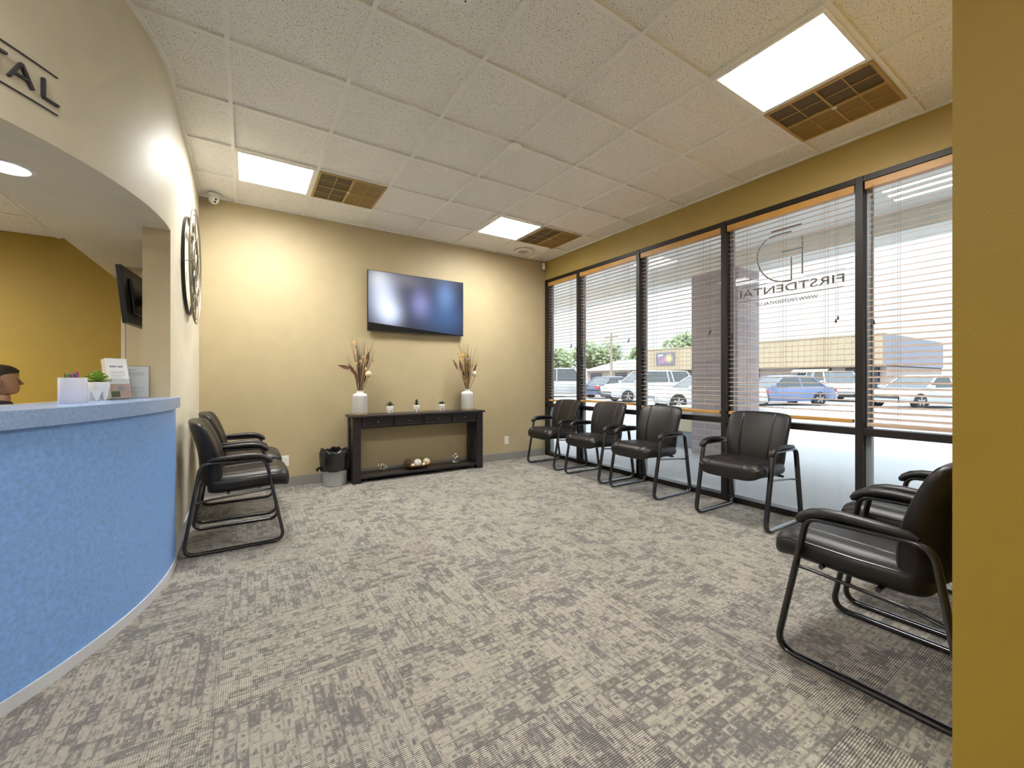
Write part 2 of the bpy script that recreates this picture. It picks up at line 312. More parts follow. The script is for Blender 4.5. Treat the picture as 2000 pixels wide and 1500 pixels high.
# ------------------------------------------------------------------ mesh helpers
class MB:
    def __init__(s): s.v = []; s.f = []; s.sm = []
    def add(s, vs, fs, smooth=False, M=None):
        o = len(s.v)
        s.v += [tuple(M @ Vector(v)) if M is not None else tuple(v) for v in vs]
        s.f += [tuple(i + o for i in f) for f in fs]; s.sm += [smooth] * len(fs); return s
    def box(s, a, b, M=None):
        x0, x1 = sorted((a[0], b[0])); y0, y1 = sorted((a[1], b[1])); z0, z1 = sorted((a[2], b[2]))
        vs = [(x0, y0, z0), (x1, y0, z0), (x1, y1, z0), (x0, y1, z0), (x0, y0, z1), (x1, y0, z1), (x1, y1, z1), (x0, y1, z1)]
        return s.add(vs, [(0, 3, 2, 1), (4, 5, 6, 7), (0, 1, 5, 4), (1, 2, 6, 5), (2, 3, 7, 6), (3, 0, 4, 7)], False, M)
    def prism(s, pts, z0, z1, smooth=False, M=None):
        n = len(pts); vs = [(p[0], p[1], z0) for p in pts] + [(p[0], p[1], z1) for p in pts]
        a = sum(pts[i][0] * pts[(i + 1) % n][1] - pts[(i + 1) % n][0] * pts[i][1] for i in range(n))
        fl = a < 0
        s.add(vs, [tuple(range(n)) if fl else tuple(reversed(range(n))), tuple(reversed(range(n, 2 * n))) if fl else tuple(range(n, 2 * n))], False, M)
        o = len(s.v) - 2 * n
        for i in range(n):
            j = (i + 1) % n; f = (i, j, j + n, i + n)
            if fl: f = f[::-1]
            s.f.append(tuple(k + o for k in f)); s.sm.append(smooth)
        return s
    def loft(s, loops, cap=True, smooth=True, closed=False, M=None):
        n = len(loops[0]); vs = [p for l in loops for p in l]; fs = []
        m = len(loops)
        for k in range(m if closed else m - 1):
            a, b = k * n, ((k + 1) % m) * n
            for i in range(n):
                j = (i + 1) % n; fs.append((a + i, a + j, b + j, b + i))
        s.add(vs, fs, smooth, M)
        if cap and not closed:
            o = len(s.v) - len(vs)
            s.f.append(tuple(o + i for i in reversed(range(n)))); s.sm.append(smooth)
            s.f.append(tuple(o + (m - 1) * n + i for i in range(n))); s.sm.append(smooth)
        return s
    def lathe(s, prof, n=32, M=None, c=(0, 0, 0), smooth=True, cap=True):
        loops = [[(c[0] + r * cos(2 * pi * i / n), c[1] + r * sin(2 * pi * i / n), c[2] + z) for i in range(n)] for r, z in prof]
        return s.loft(loops, cap, smooth, False, M)
    def tube(s, pts, r, n=8, closed=False, rb=None, up=None, smooth=True, M=None):
        """sweep an elliptical section (r across 'up' plane normal, rb in plane) along pts"""
        P = [Vector(p) for p in pts]; m = len(P); loops = []
        rr = r if isinstance(r, (list, tuple)) else [r] * m
        prev = None
        for k in range(m):
            if closed: t = P[(k + 1) % m] - P[k - 1]
            else: t = P[min(k + 1, m - 1)] - P[max(k - 1, 0)]
            t.normalize()
            if up is not None: a = Vector(up).normalized()
            else:
                a = Vector((0, 0, 1)) if prev is None else prev
                if prev is None and abs(t.z) > 0.9: a = Vector((1, 0, 0))
                a = (a - t * a.dot(t)); a.normalize(); prev = a
            b = t.cross(a); b.normalize(); q = rb if rb is not None else rr[k]
            loops.append([tuple(P[k] + a * (rr[k] * cos(2 * pi * i / n)) + b * (q * sin(2 * pi * i / n))) for i in range(n)])
        return s.loft(loops, True, smooth, closed, M)
    def ball(s, c, r, nu=16, nv=10, sc=(1, 1, 1), M=None):
        prof = [(max(r * sin(pi * k / nv), r * 0.02), -r * cos(pi * k / nv)) for k in range(nv + 1)]
        loops = [[(c[0] + a * cos(2 * pi * i / nu) * sc[0], c[1] + a * sin(2 * pi * i / nu) * sc[1], c[2] + z * sc[2]) for i in range(nu)] for a, z in prof]
        return s.loft(loops, True, True, False, M)
    def build(s, name, m, parent=None, bevel=0, loc=None, recalc=True):
        me = bpy.data.meshes.new(name); me.from_pydata(s.v, [], s.f)
        me.polygons.foreach_set('use_smooth', s.sm)
        for x in (m if isinstance(m, (list, tuple)) else [m]): me.materials.append(x)
        if recalc:
            bm = bmesh.new(); bm.from_mesh(me); bmesh.ops.recalc_face_normals(bm, faces=bm.faces)
            for e_ in bm.edges:
                if len(e_.link_faces) == 2 and e_.calc_face_angle(0.0) > radians(48): e_.smooth = False
            bm.to_mesh(me); bm.free()
        me.update()
        o = bpy.data.objects.new(name, me); COL.objects.link(o)
        if parent is not None: o.parent = parent
        if loc is not None: o.location = loc
        if bevel:
            bv = o.modifiers.new('bevel', 'BEVEL'); bv.width = bevel; bv.segments = 2; bv.limit_method = 'ANGLE'; bv.angle_limit = radians(40)
        return o
def tag(o, label=None, cat=None, group=None, kind=None):
    if label: o['label'] = label
    if cat: o['category'] = cat
    if group: o['group'] = group
    if kind: o['kind'] = kind
    return o
def thing(name, label, cat, loc=(0, 0, 0), rz=0, group=None):
    o = bpy.data.objects.new(name, None); COL.objects.link(o); o.location = loc; o.rotation_euler = (0, 0, rz); o.empty_display_size = 0.1
    return tag(o, label, cat, group)
def struct(o, label): o['kind'] = 'structure'; o['label'] = label; return o
def dup(root, loc, rz, label):
    r = root.copy(); COL.objects.link(r); r.location = loc; r.rotation_euler = (0, 0, rz); r['label'] = label
    for ch in list(root.children):
        c = ch.copy(); COL.objects.link(c); c.parent = r
        for g in list(ch.children):
            d = g.copy(); COL.objects.link(d); d.parent = c
    return r
def text_mesh(body, size, extrude=0.0005, offset=0.0, spacing=1.0):
    cu = bpy.data.curves.new('lettering', 'FONT'); cu.body = body; cu.size = size; cu.extrude = extrude; cu.offset = offset; cu.space_character = spacing
    cu.align_x = 'CENTER'; cu.resolution_u = 3
    t = bpy.data.objects.new('lettering', cu); COL.objects.link(t)
    me = bpy.data.meshes.new_from_object(t.evaluated_get(bpy.context.evaluated_depsgraph_get()))
    vs = [tuple(v.co) for v in me.vertices]; fs = [tuple(p.vertices) for p in me.polygons]
    bpy.data.objects.remove(t); bpy.data.curves.remove(cu); bpy.data.meshes.remove(me)
    return vs, fs
def fillet(pts, r, n=6, closed=True):
    out = []; m = len(pts); P = [Vector(p) for p in pts]
    for k in range(m):
        if not closed and k in (0, m - 1): out.append(tuple(P[k])); continue
        a, b, c = P[k - 1], P[k], P[(k + 1) % m]
        u = (a - b).normalized(); v = (c - b).normalized(); th = u.angle(v); rk = r[k] if isinstance(r, (list, tuple)) else r
        d = min(rk / math.tan(th / 2), (a - b).length * 0.49, (c - b).length * 0.49)
        p0, p1 = b + u * d, b + v * d
        for i in range(n + 1):
            t = i / n; out.append(tuple((p0 * (1 - t) ** 2) + b * (2 * t * (1 - t)) + p1 * t ** 2))
    return out

# ------------------------------------------------------------------ the room
XL, XR, YB, H = -0.387, 3.88, 5.095, 2.972
AC, AR = Vector((-2.387, 3.27)), 2.0
ZS = 2.074                                          # underside of the bulkhead
def arc(deg, off=0.0): a = radians(deg); return (AC.x + (AR + off) * cos(a), AC.y + (AR + off) * sin(a))
A0 = -78
ARCP = [arc(A0 + (0 - A0) * k / 48) for k in range(49)]
xl0, yl0 = ARCP[0]

struct(MB().box((-4.5, -3.2, -0.06), (XR + 0.1, YB + 0.05, 0.0)).build('floor', CARPET), 'grey and beige patterned carpet tile floor')
ceil = struct(MB().box((-4.5, -3.2, H + 0.014), (XR + 0.1, YB + 0.05, H + 0.08)).build('ceiling', CEIL), 'suspended ceiling of speckled white tiles')
g = MB(); GX, GY, GS = 1.7451, 2.6802, 0.6096
for i in range(-5, 4):
    x = GX + i * GS
    g.box((x - 0.012, -3.2, H - 0.002), (x + 0.012, YB, H + 0.015))
for j in range(-10, 4):
    y = GY + j * GS
    g.box((-1.6, y - 0.012, H - 0.0015), (XR, y + 0.012, H + 0.015))
g.box((XR - 0.02, 0.28, H - 0.001), (XR, YB, H + 0.015)); g.box((XL, YB - 0.02, H - 0.001), (XR, YB, H + 0.015))
g.build('ceiling_grid', GRID, ceil)
rim = MB(); n0 = len(ARCP)
pin = ARCP + [(XL, YB)]; pout = [arc(A0 + (0 - A0) * k / 48, 0.022) for k in range(49)] + [(XL + 0.022, YB)]
for k in range(len(pin) - 1):
    rim.prism([pin[k], pin[k + 1], pout[k + 1], pout[k]], H - 0.004, H + 0.015)
rim.build('wall_angle', GRID, ceil)
# tile reveal shadow lines: the tiles sit a little above the flange, so each tile has a thin rebate
struct(MB().box((-4.5, yl0 - 0.5, 2.378), (-0.975, YB + 0.05, 2.43)).build('ceiling', CEIL), 'lower speckled tile ceiling inside the reception')
rg = MB()
for i in range(6): rg.box((-1.35 - i * GS - 0.012, yl0, 2.372), (-1.35 - i * GS + 0.012, YB, 2.379))
for j in range(6): rg.box((-4.5, 4.55 - j * GS - 0.012, 2.373), (-0.98, 4.55 - j * GS + 0.012, 2.379))
rg.build('ceiling_grid', GRID, bpy.data.objects['ceiling.001'])

struct(MB().box((XL - 0.02, YB, 0), (XR + 0.1, YB + 0.1, H + 0.02)).build('wall_back', PAINT_TAN), 'tan painted back wall with the television')
struct(MB().box((-4.5, YB, 0), (XL - 0.02, YB + 0.1, H + 0.02)).build('wall_reception_back', PAINT_GOLD), 'gold painted wall inside the reception')
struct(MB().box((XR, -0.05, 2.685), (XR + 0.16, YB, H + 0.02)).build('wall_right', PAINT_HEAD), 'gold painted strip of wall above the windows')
struct(MB().box((1.52, -3.2, 0), (1.68, 0.2815, H + 0.02)).box((1.68, -0.05, 0), (XR + 0.16, 0.2815, H + 0.02)).build('wall_front', PAINT_GOLD), 'gold textured wall end at the right edge')
struct(MB().box((-4.6, -3.3, 0), (XR, -3.2, H + 0.02)).build('wall_hall', PAINT_TAN), 'hallway wall behind the viewer')
struct(MB().box((-4.6, -3.2, 0), (-4.5, YB + 0.1, H + 0.02)).build('wall_reception_left', PAINT_GOLD), 'far left wall of the reception')
struct(MB().box((xl0 - 0.12, -3.2, 0), (xl0, yl0, H + 0.02)).build('wall_hall_left', PAINT_TAN), 'hallway wall left of the viewer')
# curved cream wall: bulkhead over the opening + pier beside it
wl = MB()
arcin = [(p[0] - 0.60, p[1] + 0.0) for p in ARCP]
ring = ARCP + [(XL, 3.258)] + [(XL, YB), (-0.985, YB)] + [(-0.985, 3.27)] + list(reversed(arcin[:-1]))
wl.prism(ARCP + [(XL, YB), (-0.985, YB)] + list(reversed(arcin)), ZS, H + 0.02, True)
WL = struct(wl.build('wall_left', PAINT_CREAM, recalc=True), 'curved cream wall above the reception opening')
MB().box((-0.515, 3.258, 0), (XL, YB, ZS + 0.001)).build('pier', PAINT_CREAM, WL)
MB().box((-0.517, 3.2565, 1.0), (XL - 0.0005, 3.259, ZS)).build('pier_reveal', PAINT_RETURN, WL)
MB().box((-0.815, 4.50, 0), (-0.515, YB, ZS)).build('reception_stub', PAINT_RETURN, WL)
struct(MB().box((-0.952, YB - 0.016, 1.33), (-0.925, YB, ZS)).build('trim_1', PAINT_CREAM), 'thin pale vertical strip on the reception back wall')
struct(MB().box((XL, YB - 0.008, 0), (XR, YB, 0.105)).build('baseboard_back', BASEB, bevel=0.003), 'grey vinyl baseboard along the back wall')
struct(MB().box((XL, 3.41, 0), (XL + 0.007, YB, 0.105)).build('baseboard_left', BASEL, bevel=0.003), 'grey vinyl baseboard below the cream wall')

# ------------------------------------------------------------------ windows
MY = [5.06, 4.344, 3.295, 2.258, 1.207, 0.16]     # centres of the uprights
ZB, ZT = 0.0, 2.686
for n in range(5):
    ya, yb = MY[n + 1], MY[n]
    e = bpy.data.objects.new('window_%d' % (n + 1), None); COL.objects.link(e); e.location = (XR, (ya + yb) / 2, 0)
    struct(e, ['narrow storefront window at the back corner', 'second storefront window from the back corner', 'third storefront window from the corner, brick pillar outside',
               'storefront window carrying the lettering', 'storefront window beside the gold wall end'][n])
    Minv = Matrix.Translation((-XR, -(ya + yb) / 2, 0))
    f = MB()
    hw = 0.024
    yb2 = yb - hw if n else 5.095
    if n == 0: f.box((XR, 5.030, ZB), (XR + 0.10, 5.095, ZT), Minv)
    f.box((XR - 0.004, ya - hw, ZB), (XR + 0.10, ya + hw, ZT), Minv)
    f.box((XR, ya + hw, ZT - 0.045), (XR + 0.10, yb2, ZT), Minv)
    f.box((XR, ya + hw, 0.742), (XR + 0.10, yb2, 0.795), Minv)
    f.box((XR, ya + hw, 0.0), (XR + 0.10, yb2, 0.052), Minv)
    f.build('window_frame', BRONZE, e, bevel=0.002)
    yo = (5.030 if n == 0 else yb - hw)
    MB().box((XR + 0.05, yo - 0.035, 0.06), (XR + 0.099, yo - 0.001, 0.740), Minv).build('mullion_lit_side', MULLSIDE, e)  # side of the upright, coloured paler where daylight catches it
    MB().box((XR + 0.072, yo - 0.035, 0.797), (XR + 0.099, yo - 0.001, ZT - 0.046), Minv).build('mullion_lit_side', MULLSIDE, e)
    MB().add([(XR + 0.085, ya + hw, 0.795), (XR + 0.085, yo, 0.795), (XR + 0.085, yo, ZT - 0.045), (XR + 0.085, ya + hw, ZT - 0.045)], [(0, 1, 2, 3)], M=Minv).build('upper_pane', GLASS, e)
    MB().add([(XR + 0.085, ya + hw, 0.05), (XR + 0.085, yo, 0.05), (XR + 0.085, yo, 0.742), (XR + 0.085, ya + hw, 0.742)], [(0, 1, 2, 3)], M=Minv).build('lower_pane', GLASS, e)
    # wood blind hanging in this bay
    tl = [3, 2, 4, 8, 15][n]; y0, y1 = ya + hw + 0.008, yo - 0.008
    ym = (y0 + y1) / 2
    b = thing('window_blind', ['brown wood blind in the narrow window at the back corner', 'brown wood blind in the second window from the back corner',
              'brown wood blind in the window with the brick pillar behind it', 'brown wood blind in front of the lettered window',
              'brown wood blind with visibly tilted slats beside the gold wall end'][n], 'blind', (XR + 0.034, ym, 0.8), 0, 'wood blinds in the storefront windows')
    hy = (y1 - y0) / 2
    hd = MB().box((-0.030, -hy, 1.782), (0.026, hy, 1.838))
    hd.build('headrail', BLINDR, b, bevel=0.002)
    sl = MB(); zc = 1.745; ca, sa = cos(radians(tl)), sin(radians(tl))
    sp = 0.0440
    zbot = [0.078, 0.10, 0.075, 0.078, 0.062][n]
    while zc > zbot:
        hyy = hy - 0.012
        pts = []
        for (dx, dz) in ((-0.021, 0.0), (0, 0.0012), (0.021, 0.0), (0.021, -0.0022), (0, -0.0010), (-0.021, -0.0022)):
            pts.append((dx * ca - dz * sa, dx * sa + dz * ca))
        sl.loft([[(p[0], -hyy, zc + p[1]) for p in pts], [(p[0], hyy, zc + p[1]) for p in pts]], True, False)
        zc -= sp
    sl.build('slats', BLINDW, b)
    MB().box((-0.026, -hy + 0.012, zbot - 0.048), (0.026, hy - 0.012, zbot - 0.020)).build('bottom_rail', BLINDR if n != 4 else BLINDW, b, bevel=0.004)
    lc = MB()
    fr = (-0.6, 0.6) if n == 0 else (-0.62, 0.0, 0.62)
    for q in fr:
        for dx in (-0.027, 0.027):
            lc.tube([(dx, q * hy, zbot - 0.03), (dx, q * hy, 1.79)], 0.0009, 4)
            lc.tube([(dx, q * hy + 0.03, zbot - 0.03), (dx, q * hy + 0.03, 1.79)], 0.0006, 4)
    lc.build('ladder_cords', CORD, b)
    for q, zt in (((hy - 0.055), 0.80), ((-hy + 0.10), 0.86)):
        for dq, dz in ((0, 0), (0.014, -0.022)):
            co = MB().tube([(-0.034, q + dq, zt + dz), (-0.034, q + dq, 1.80)], 0.0010, 4).build('pull_cord', CORD, b)
            MB().lathe([(0.0025, 0.0), (0.0055, -0.012), (0.0075, -0.030), (0.002, -0.033)], 10, c=(-0.034, q + dq, zt + dz)).build('tassel', ESPRESSO, co)

# lettering on the fourth window, reading from outside (mirrored from in here)
sg = thing('window_lettering', 'mirrored grey monogram and web address lettering on the storefront glass', 'lettering', (XR + 0.082, 1.74, 1.55))
def winpt(y, z): return (0.0, y - 1.74, z - 1.55)
def win_text(body, ymid, z, width, h, off=-0.0):
    vs, fs = text_mesh(body, 1.0, 0.0, off)
    x0 = min(v[0] for v in vs); x1 = max(v[0] for v in vs); zz0 = min(v[1] for v in vs); zz1 = max(v[1] for v in vs)
    # seen from outside (+X looking to -X) text runs towards +Y ... from inside it is mirrored
    out = [(0.0015 * 0, ymid - 1.74 + ((v[0] - (x0 + x1) / 2) / (x1 - x0)) * width, z - 1.55 + (v[1] - zz0) / (zz1 - zz0) * h) for v in vs]
    return out, fs
t = MB(); vs, fs = win_text('FIRSTDENTAL', 1.755, 1.930, 0.86, 0.070, 0.006); t.add(vs, fs)
t.build('shop_name', DECAL, sg, recalc=False)
t = MB(); vs, fs = win_text('WWW.FIRSTDENTAL.US', 1.750, 1.834, 0.492, 0.030, 0.012); t.add(vs, fs)
t.build('web_address', DECAL, sg, recalc=False)
t = MB()
def flat_path(pts, wd):
    pts = [Vector((p[0] - 1.74, p[1] - 1.55)) for p in pts]; L_ = []; R_ = []
    for k in range(len(pts)):
        tt = (pts[min(k + 1, len(pts) - 1)] - pts[max(k - 1, 0)]).normalized(); nn = Vector((-tt.y, tt.x)) * wd / 2
        L_.append(pts[k] + nn); R_.append(pts[k] - nn)
    n = len(pts); vv = [(0, p.x, p.y) for p in L_] + [(0, p.x, p.y) for p in R_]
    t.add(vv, [(k, k + 1, n + k + 1, n + k) for k in range(n - 1)])
SEG = [((1.702, 2.018), (1.702, 2.223)), ((1.618, 2.058), (1.618, 2.386)), ((1.624, 2.482), (1.867, 2.482)), ((1.618, 2.280), (1.781, 2.280)),
       ((1.32, 2.036), (1.60, 2.036)), ((1.896, 2.030), (2.12, 2.030)), ((1.327, 1.897), (2.18, 1.897))]
for a_, b_ in SEG: flat_path([a_, b_], 0.011 if a_[1] > 2.037 or a_[0] == 1.702 else 0.004)
def smooth_path(p, n=6):
    out = []
    for k in range(len(p) - 1):
        p0, p1, p2, p3 = [Vector(p[min(max(i, 0), len(p) - 1)]) for i in (k - 1, k, k + 1, k + 2)]
        for i in range(n):
            t_ = i / n; out.append(tuple(0.5 * ((2 * p1) + (p2 - p0) * t_ + (2 * p0 - 5 * p1 + 4 * p2 - p3) * t_ ** 2 + (3 * p1 - p0 - 3 * p2 + p3) * t_ ** 3)))
    return out + [p[-1]]
flat_path(smooth_path([(1.700, 2.440), (1.80, 2.442), (1.88, 2.432), (1.945, 2.390), (1.982, 2.314), (1.980, 2.235), (1.955, 2.160), (1.910, 2.095), (1.850, 2.048), (1.780, 2.023), (1.702, 2.018)]), 0.011)
t.build('monogram', DECAL, sg, recalc=False)

# ------------------------------------------------------------------ ceiling fittings
def tile_xy(i, j): return GX + i * GS, GY + j * GS
def troffer(i, j, label):
    x, y = tile_xy(i, j); c = (x + GS / 2, y + GS / 2, H - 0.004)
    t = thing('ceiling_light', label, 'ceiling light', c, 0, 'square ceiling lights'); h = GS / 2 - 0.012; k = h - 0.022
    f = MB()
    for a, b_ in (((-h, -h), (h, -k)), ((-h, k), (h, h)), ((-h, -k), (-k, k)), ((k, -k), (h, k))):
        f.box((a[0], a[1], -0.004), (b_[0], b_[1], 0.008))
    f.build('frame', GRID, t)
    MB().box((-k, -k, 0.0), (k, k, 0.004)).build('diffuser', LAMP, t)
def vent(i, j, label, dark):
    x, y = tile_xy(i, j); c = (x + GS / 2, y + GS / 2, H - 0.004)
    t = thing('ceiling_vent', label, 'vent', c, 0, 'brown ceiling vents'); h = GS / 2 - 0.012
    MB().box((-h, -h, 0.002), (h, h, 0.008)).build('backing', PERFD, t)
    fr = MB(); k = h - 0.02
    for a, b_ in (((-h, -h), (h, -k)), ((-h, k), (h, h)), ((-h, -k), (-k, k)), ((k, -k), (h, k)), ((-0.012, -k), (0.012, k)), ((-k, -0.006), (k, 0.006))):
        fr.box((a[0], a[1], -0.006), (b_[0], b_[1], 0.003))
    for q in (-0.14, 0.14): fr.box((q - 0.003, -k, -0.004), (q + 0.003, k, 0.003)); fr.box((-k, q - 0.003, -0.003), (k, q + 0.003, 0.003))
    fr.build('frame', VENTF, t)
    for (sx, sy) in ((-1, -1), (-1, 1), (1, -1), (1, 1)):
        if (sx, sy) in dark: continue
        MB().box((min(0.012 * sx, k * sx), min(0.006 * sy, k * sy), 0.0), (max(0.012 * sx, k * sx), max(0.006 * sy, k * sy), 0.003)).build('perforated_panel', PERF, t)
    MB().box((-0.010, -0.022, -0.016), (0.010, 0.006, -0.005)).build('latch_tab', WHITE, t, bevel=0.002)
troffer(-3, 2, 'square ceiling light near the dome camera and curved wall')
troffer(1, 2, 'square ceiling light nearest the back corner by the windows')
troffer(1, -3, 'largest square ceiling light, close to the right foreground')
troffer(-1, -7, 'added unseen ceiling light in the hallway, farthest behind the viewer')  # unseen light added on the viewer's side to help light the room
troffer(-5, -4, 'added unseen ceiling light just left of the viewer, in front of the curved wall')  # unseen light added to lift the near floor, curved wall and desk
def reception_fill(loc, lab):  # unseen lights added to brighten the reception and its gold wall
    t = thing('ceiling_light', lab, 'ceiling light', loc, 0, 'square ceiling lights')
    MB().box((-0.29, -0.29, 0.002), (0.29, 0.29, 0.010)).build('frame', GRID, t); MB().box((-0.27, -0.27, -0.001), (0.27, 0.27, 0.004)).build('diffuser', LAMP, t)
reception_fill((-2.25, 3.15, 2.371), 'added unseen ceiling light in the lower ceiling inside the reception, nearer the counter')
reception_fill((-2.75, 4.30, 2.371), 'added unseen ceiling light in the lower ceiling inside the reception, nearer the gold wall')
vent(-2, 2, 'brown ceiling vent above the television side, left of the room', ((-1, 1), (-1, -1)))
vent(2, 2, 'brown ceiling vent nearest the back window corner', ((-1, 1), (-1, -1)))
vent(2, -3, 'largest brown ceiling vent, in the right foreground', ((-1, 1), (-1, -1)))
tag(MB().lathe([(0.002, 0.0), (0.048, 0.0), (0.056, 0.004), (0.056, 0.013), (0.002, 0.014)], 36).build('ceiling_cover_plate', CEILW, loc=(1.752, 2.687, H - 0.016)), 'round white cover plate on a crossing of the ceiling grid', 'cover plate')
sm = thing('smoke_detector', 'round white smoke detector on the ceiling at the top edge', 'smoke detector', (0.832, 1.745, H + 0.006))
MB().lathe([(0.075, 0.006), (0.074, -0.012), (0.062, -0.020), (0.040, -0.024), (0.002, -0.024)], 40).build('base', CEILW, sm)
MB().lathe([(0.034, -0.022), (0.034, -0.038), (0.028, -0.043), (0.002, -0.044)], 32).build('sensing_head', CEILW, sm)
for k in range(3):
    a = 2 * pi * k / 3 + 0.4; MB().box((-0.004, -0.003, -0.034), (0.004, 0.003, -0.022), Matrix.Rotation(a, 4, 'Z') @ Matrix.Translation((0.042, 0, 0))).build('vent_slot', BLACKP, sm)
sp = thing('ceiling_speaker', 'round flush ceiling speaker near the back corner', 'speaker', (3.30, 4.83, H - 0.002))
MB().lathe([(0.135, 0.006), (0.135, -0.004), (0.115, -0.007), (0.002, -0.007)], 40).build('bezel', GRID, sp)
MB().lathe([(0.075, -0.006), (0.073, -0.009), (0.002, -0.010)], 32).build('grille', mat('speaker_grille', (0.42, 0.39, 0.33), 0.8, bump=0.5), sp)
MB().lathe([(0.008, -0.008), (0.008, -0.014), (0.002, -0.015)], 16).build('centre_stud', WHITE, sp)
dc = thing('dome_camera', 'white dome security camera in the corner above the clock', 'security camera', (-0.262, 4.985, H - 0.001))
MB().lathe([(0.056, 0.0), (0.056, -0.012), (0.050, -0.022), (0.044, -0.026), (0.002, -0.026)], 32).build('mount_ring', WHITE, dc)
vdir = Vector((0.31, -0.86, -0.42)).normalized()
MB().ball((0, 0, -0.050), 0.043, 24, 14).build('ball_housing', WHITE, dc)
Mr = Matrix.Translation((0, 0, -0.050)) @ vdir.to_track_quat('Z', 'Y').to_matrix().to_4x4()
MB().lathe([(0.030, 0.030), (0.029, 0.040), (0.026, 0.0445), (0.002, 0.0445)], 24, M=Mr).build('front_bezel', WHITE, dc)
for q in (-1, 1):
    MB().lathe([(0.0095, 0.040), (0.0095, 0.0465), (0.001, 0.047)], 18, M=Mr @ Matrix.Translation((q * 0.002, q * 0.0125, 0))).build('lens', BLACKP, dc)
ms = thing('motion_sensor', 'small white motion sensor high in the back corner', 'sensor', (3.835, 5.06, 2.84))
Mz = Matrix.Rotation(radians(45), 4, 'Z')
MB().box((-0.024, -0.020, 0), (0.024, 0.024, 0.098), Mz).build('housing', WHITE, ms, bevel=0.008)
MB().box((-0.018, -0.024, 0.012), (0.018, -0.019, 0.052), Mz).build('lens_window', mat('milky_lens', (0.6, 0.6, 0.56), 0.3), ms, bevel=0.002)
dl = thing('recessed_downlight', 'round recessed downlight in the bulkhead over the counter', 'ceiling light', (-0.865, 2.66, ZS))
MB().lathe([(0.088, 0.001), (0.088, -0.004), (0.074, -0.006), (0.070, 0.0), (0.068, 0.0005)], 40, cap=False).build('trim_ring', WHITE, dl)
MB().lathe([(0.071, 0.0), (0.071, -0.003), (0.002, -0.003)], 32).build('lens', CANL, dl)

# ------------------------------------------------------------------ reception desk
dk = thing('reception_desk', 'curved blue laminate reception counter at left', 'counter', (AC.x, AC.y, 0))
def band(r0, r1, a0, a1, z0, z1, n=48, ext0=None):
    o = MB(); pts = [(r1 * cos(radians(a0 + (a1 - a0) * k / n)), r1 * sin(radians(a0 + (a1 - a0) * k / n))) for k in range(n + 1)]
    pin_ = [(r0 * cos(radians(a0 + (a1 - a0) * k / n)), r0 * sin(radians(a0 + (a1 - a0) * k / n))) for k in range(n + 1)]
    return o.prism(pts + list(reversed(pin_)), z0, z1, True)
def quad(o, c):  # bevelled corners for smooth shading on prisms
    for p in o.data.polygons: pass
a1p = 4.0
o = band(AR - 0.13, AR + 0.014, -77, a1p, 0.050, 0.988).build('front_panel', LAM_BLUE, dk)
o = band(AR - 0.13, AR + 0.020, -77, a1p + 0.1, 0.0, 0.050).build('base', BASEL, dk)
tp = [( (AR + 0.042) * cos(radians(-77 + 78.2 * k / 60)), (AR + 0.042) * sin(radians(-77 + 78.2 * k / 60))) for k in range(61)]
ti = [( (AR - 0.30) * cos(radians(-77 + 76.6 * k / 60)), (AR - 0.30) * sin(radians(-77 + 76.6 * k / 60))) for k in range(61)]
tp2 = tp + [(-0.517 - AC.x + 0.13, 3.2555 - AC.y - 0.0)] + list(reversed(ti))
o = MB().prism(tp + list(reversed(ti)), 0.990, 1.055, True).build('counter_top', LAM_TOP, dk)
band(AR - 0.40, AR - 0.13, -77, -2, 0.70, 0.73).build('work_shelf', LAM_TOP, dk)
struct(MB().prism([(AC.x + (AR - 0.31) * cos(radians(-77 + 76 * k / 40)), AC.y + (AR - 0.31) * sin(radians(-77 + 76 * k / 40))) for k in range(41)] + [(AC.x + (AR - 0.322) * cos(radians(-77 + 76 * k / 40)), AC.y + (AR - 0.322) * sin(radians(-77 + 76 * k / 40))) for k in reversed(range(41))], 0.99, 1.0585).build('trim_2', PAPERC), 'pale edge strip behind the counter top')

# wall sign: DENTAL lettering with two ruled lines on the curved wall
ws = thing('wall_sign', 'raised dark lettering between two lines on the curved wall', 'sign', (AC.x, AC.y, 2.2))
def on_arc(mesh, u, z, off): a = radians(u); return ((AR + off) * cos(a), (AR + off) * sin(a), z - 2.2)
def stroke(segs, th, d0=0.0, d1=0.012):
    o = MB()
    for (u0, z0), (u1, z1) in segs:
        k = AR * pi / 180; dv = Vector(((u1 - u0) * k, z1 - z0)); n_ = max(1, int(dv.length / 0.03)); dn = dv.normalized(); pn = Vector((-dn.y, dn.x)) * th / 2
        loops = []
        for i in range(n_ + 1):
            t_ = i / n_; u = u0 + (u1 - u0) * t_; z = z0 + (z1 - z0) * t_
            loops.append([on_arc(None, u + pn.x / k, z + pn.y, d0), on_arc(None, u + pn.x / k, z + pn.y, d1), on_arc(None, u - pn.x / k, z - pn.y, d1), on_arc(None, u - pn.x / k, z - pn.y, d0)])
        o.loft(loops, True, False)
    return o
UE = -28.1     # angle of the right end, adjusted to the arc
def U(m): return UE - m / (AR * pi / 180)        # metres to the left of the right end
LH = (2.232, 2.304)
GL = []
GL.append(('letter_L', [((U(0.055), LH[1]), (U(0.055), LH[0])), ((U(0.055), LH[0]), (U(0.0), LH[0]))]))
GL.append(('letter_A', [((U(0.165), LH[0]), (U(0.128), LH[1])), ((U(0.128), LH[1]), (U(0.091), LH[0])), ((U(0.152), 2.256), (U(0.104), 2.256))]))
GL.append(('letter_T', [((U(0.240), LH[1]), (U(0.172), LH[1])), ((U(0.206), LH[1]), (U(0.206), LH[0]))]))
GL.append(('letter_N', [((U(0.325), LH[0]), (U(0.325), LH[1])), ((U(0.325), LH[1]), (U(0.268), LH[0])), ((U(0.268), LH[0]), (U(0.268), LH[1]))]))
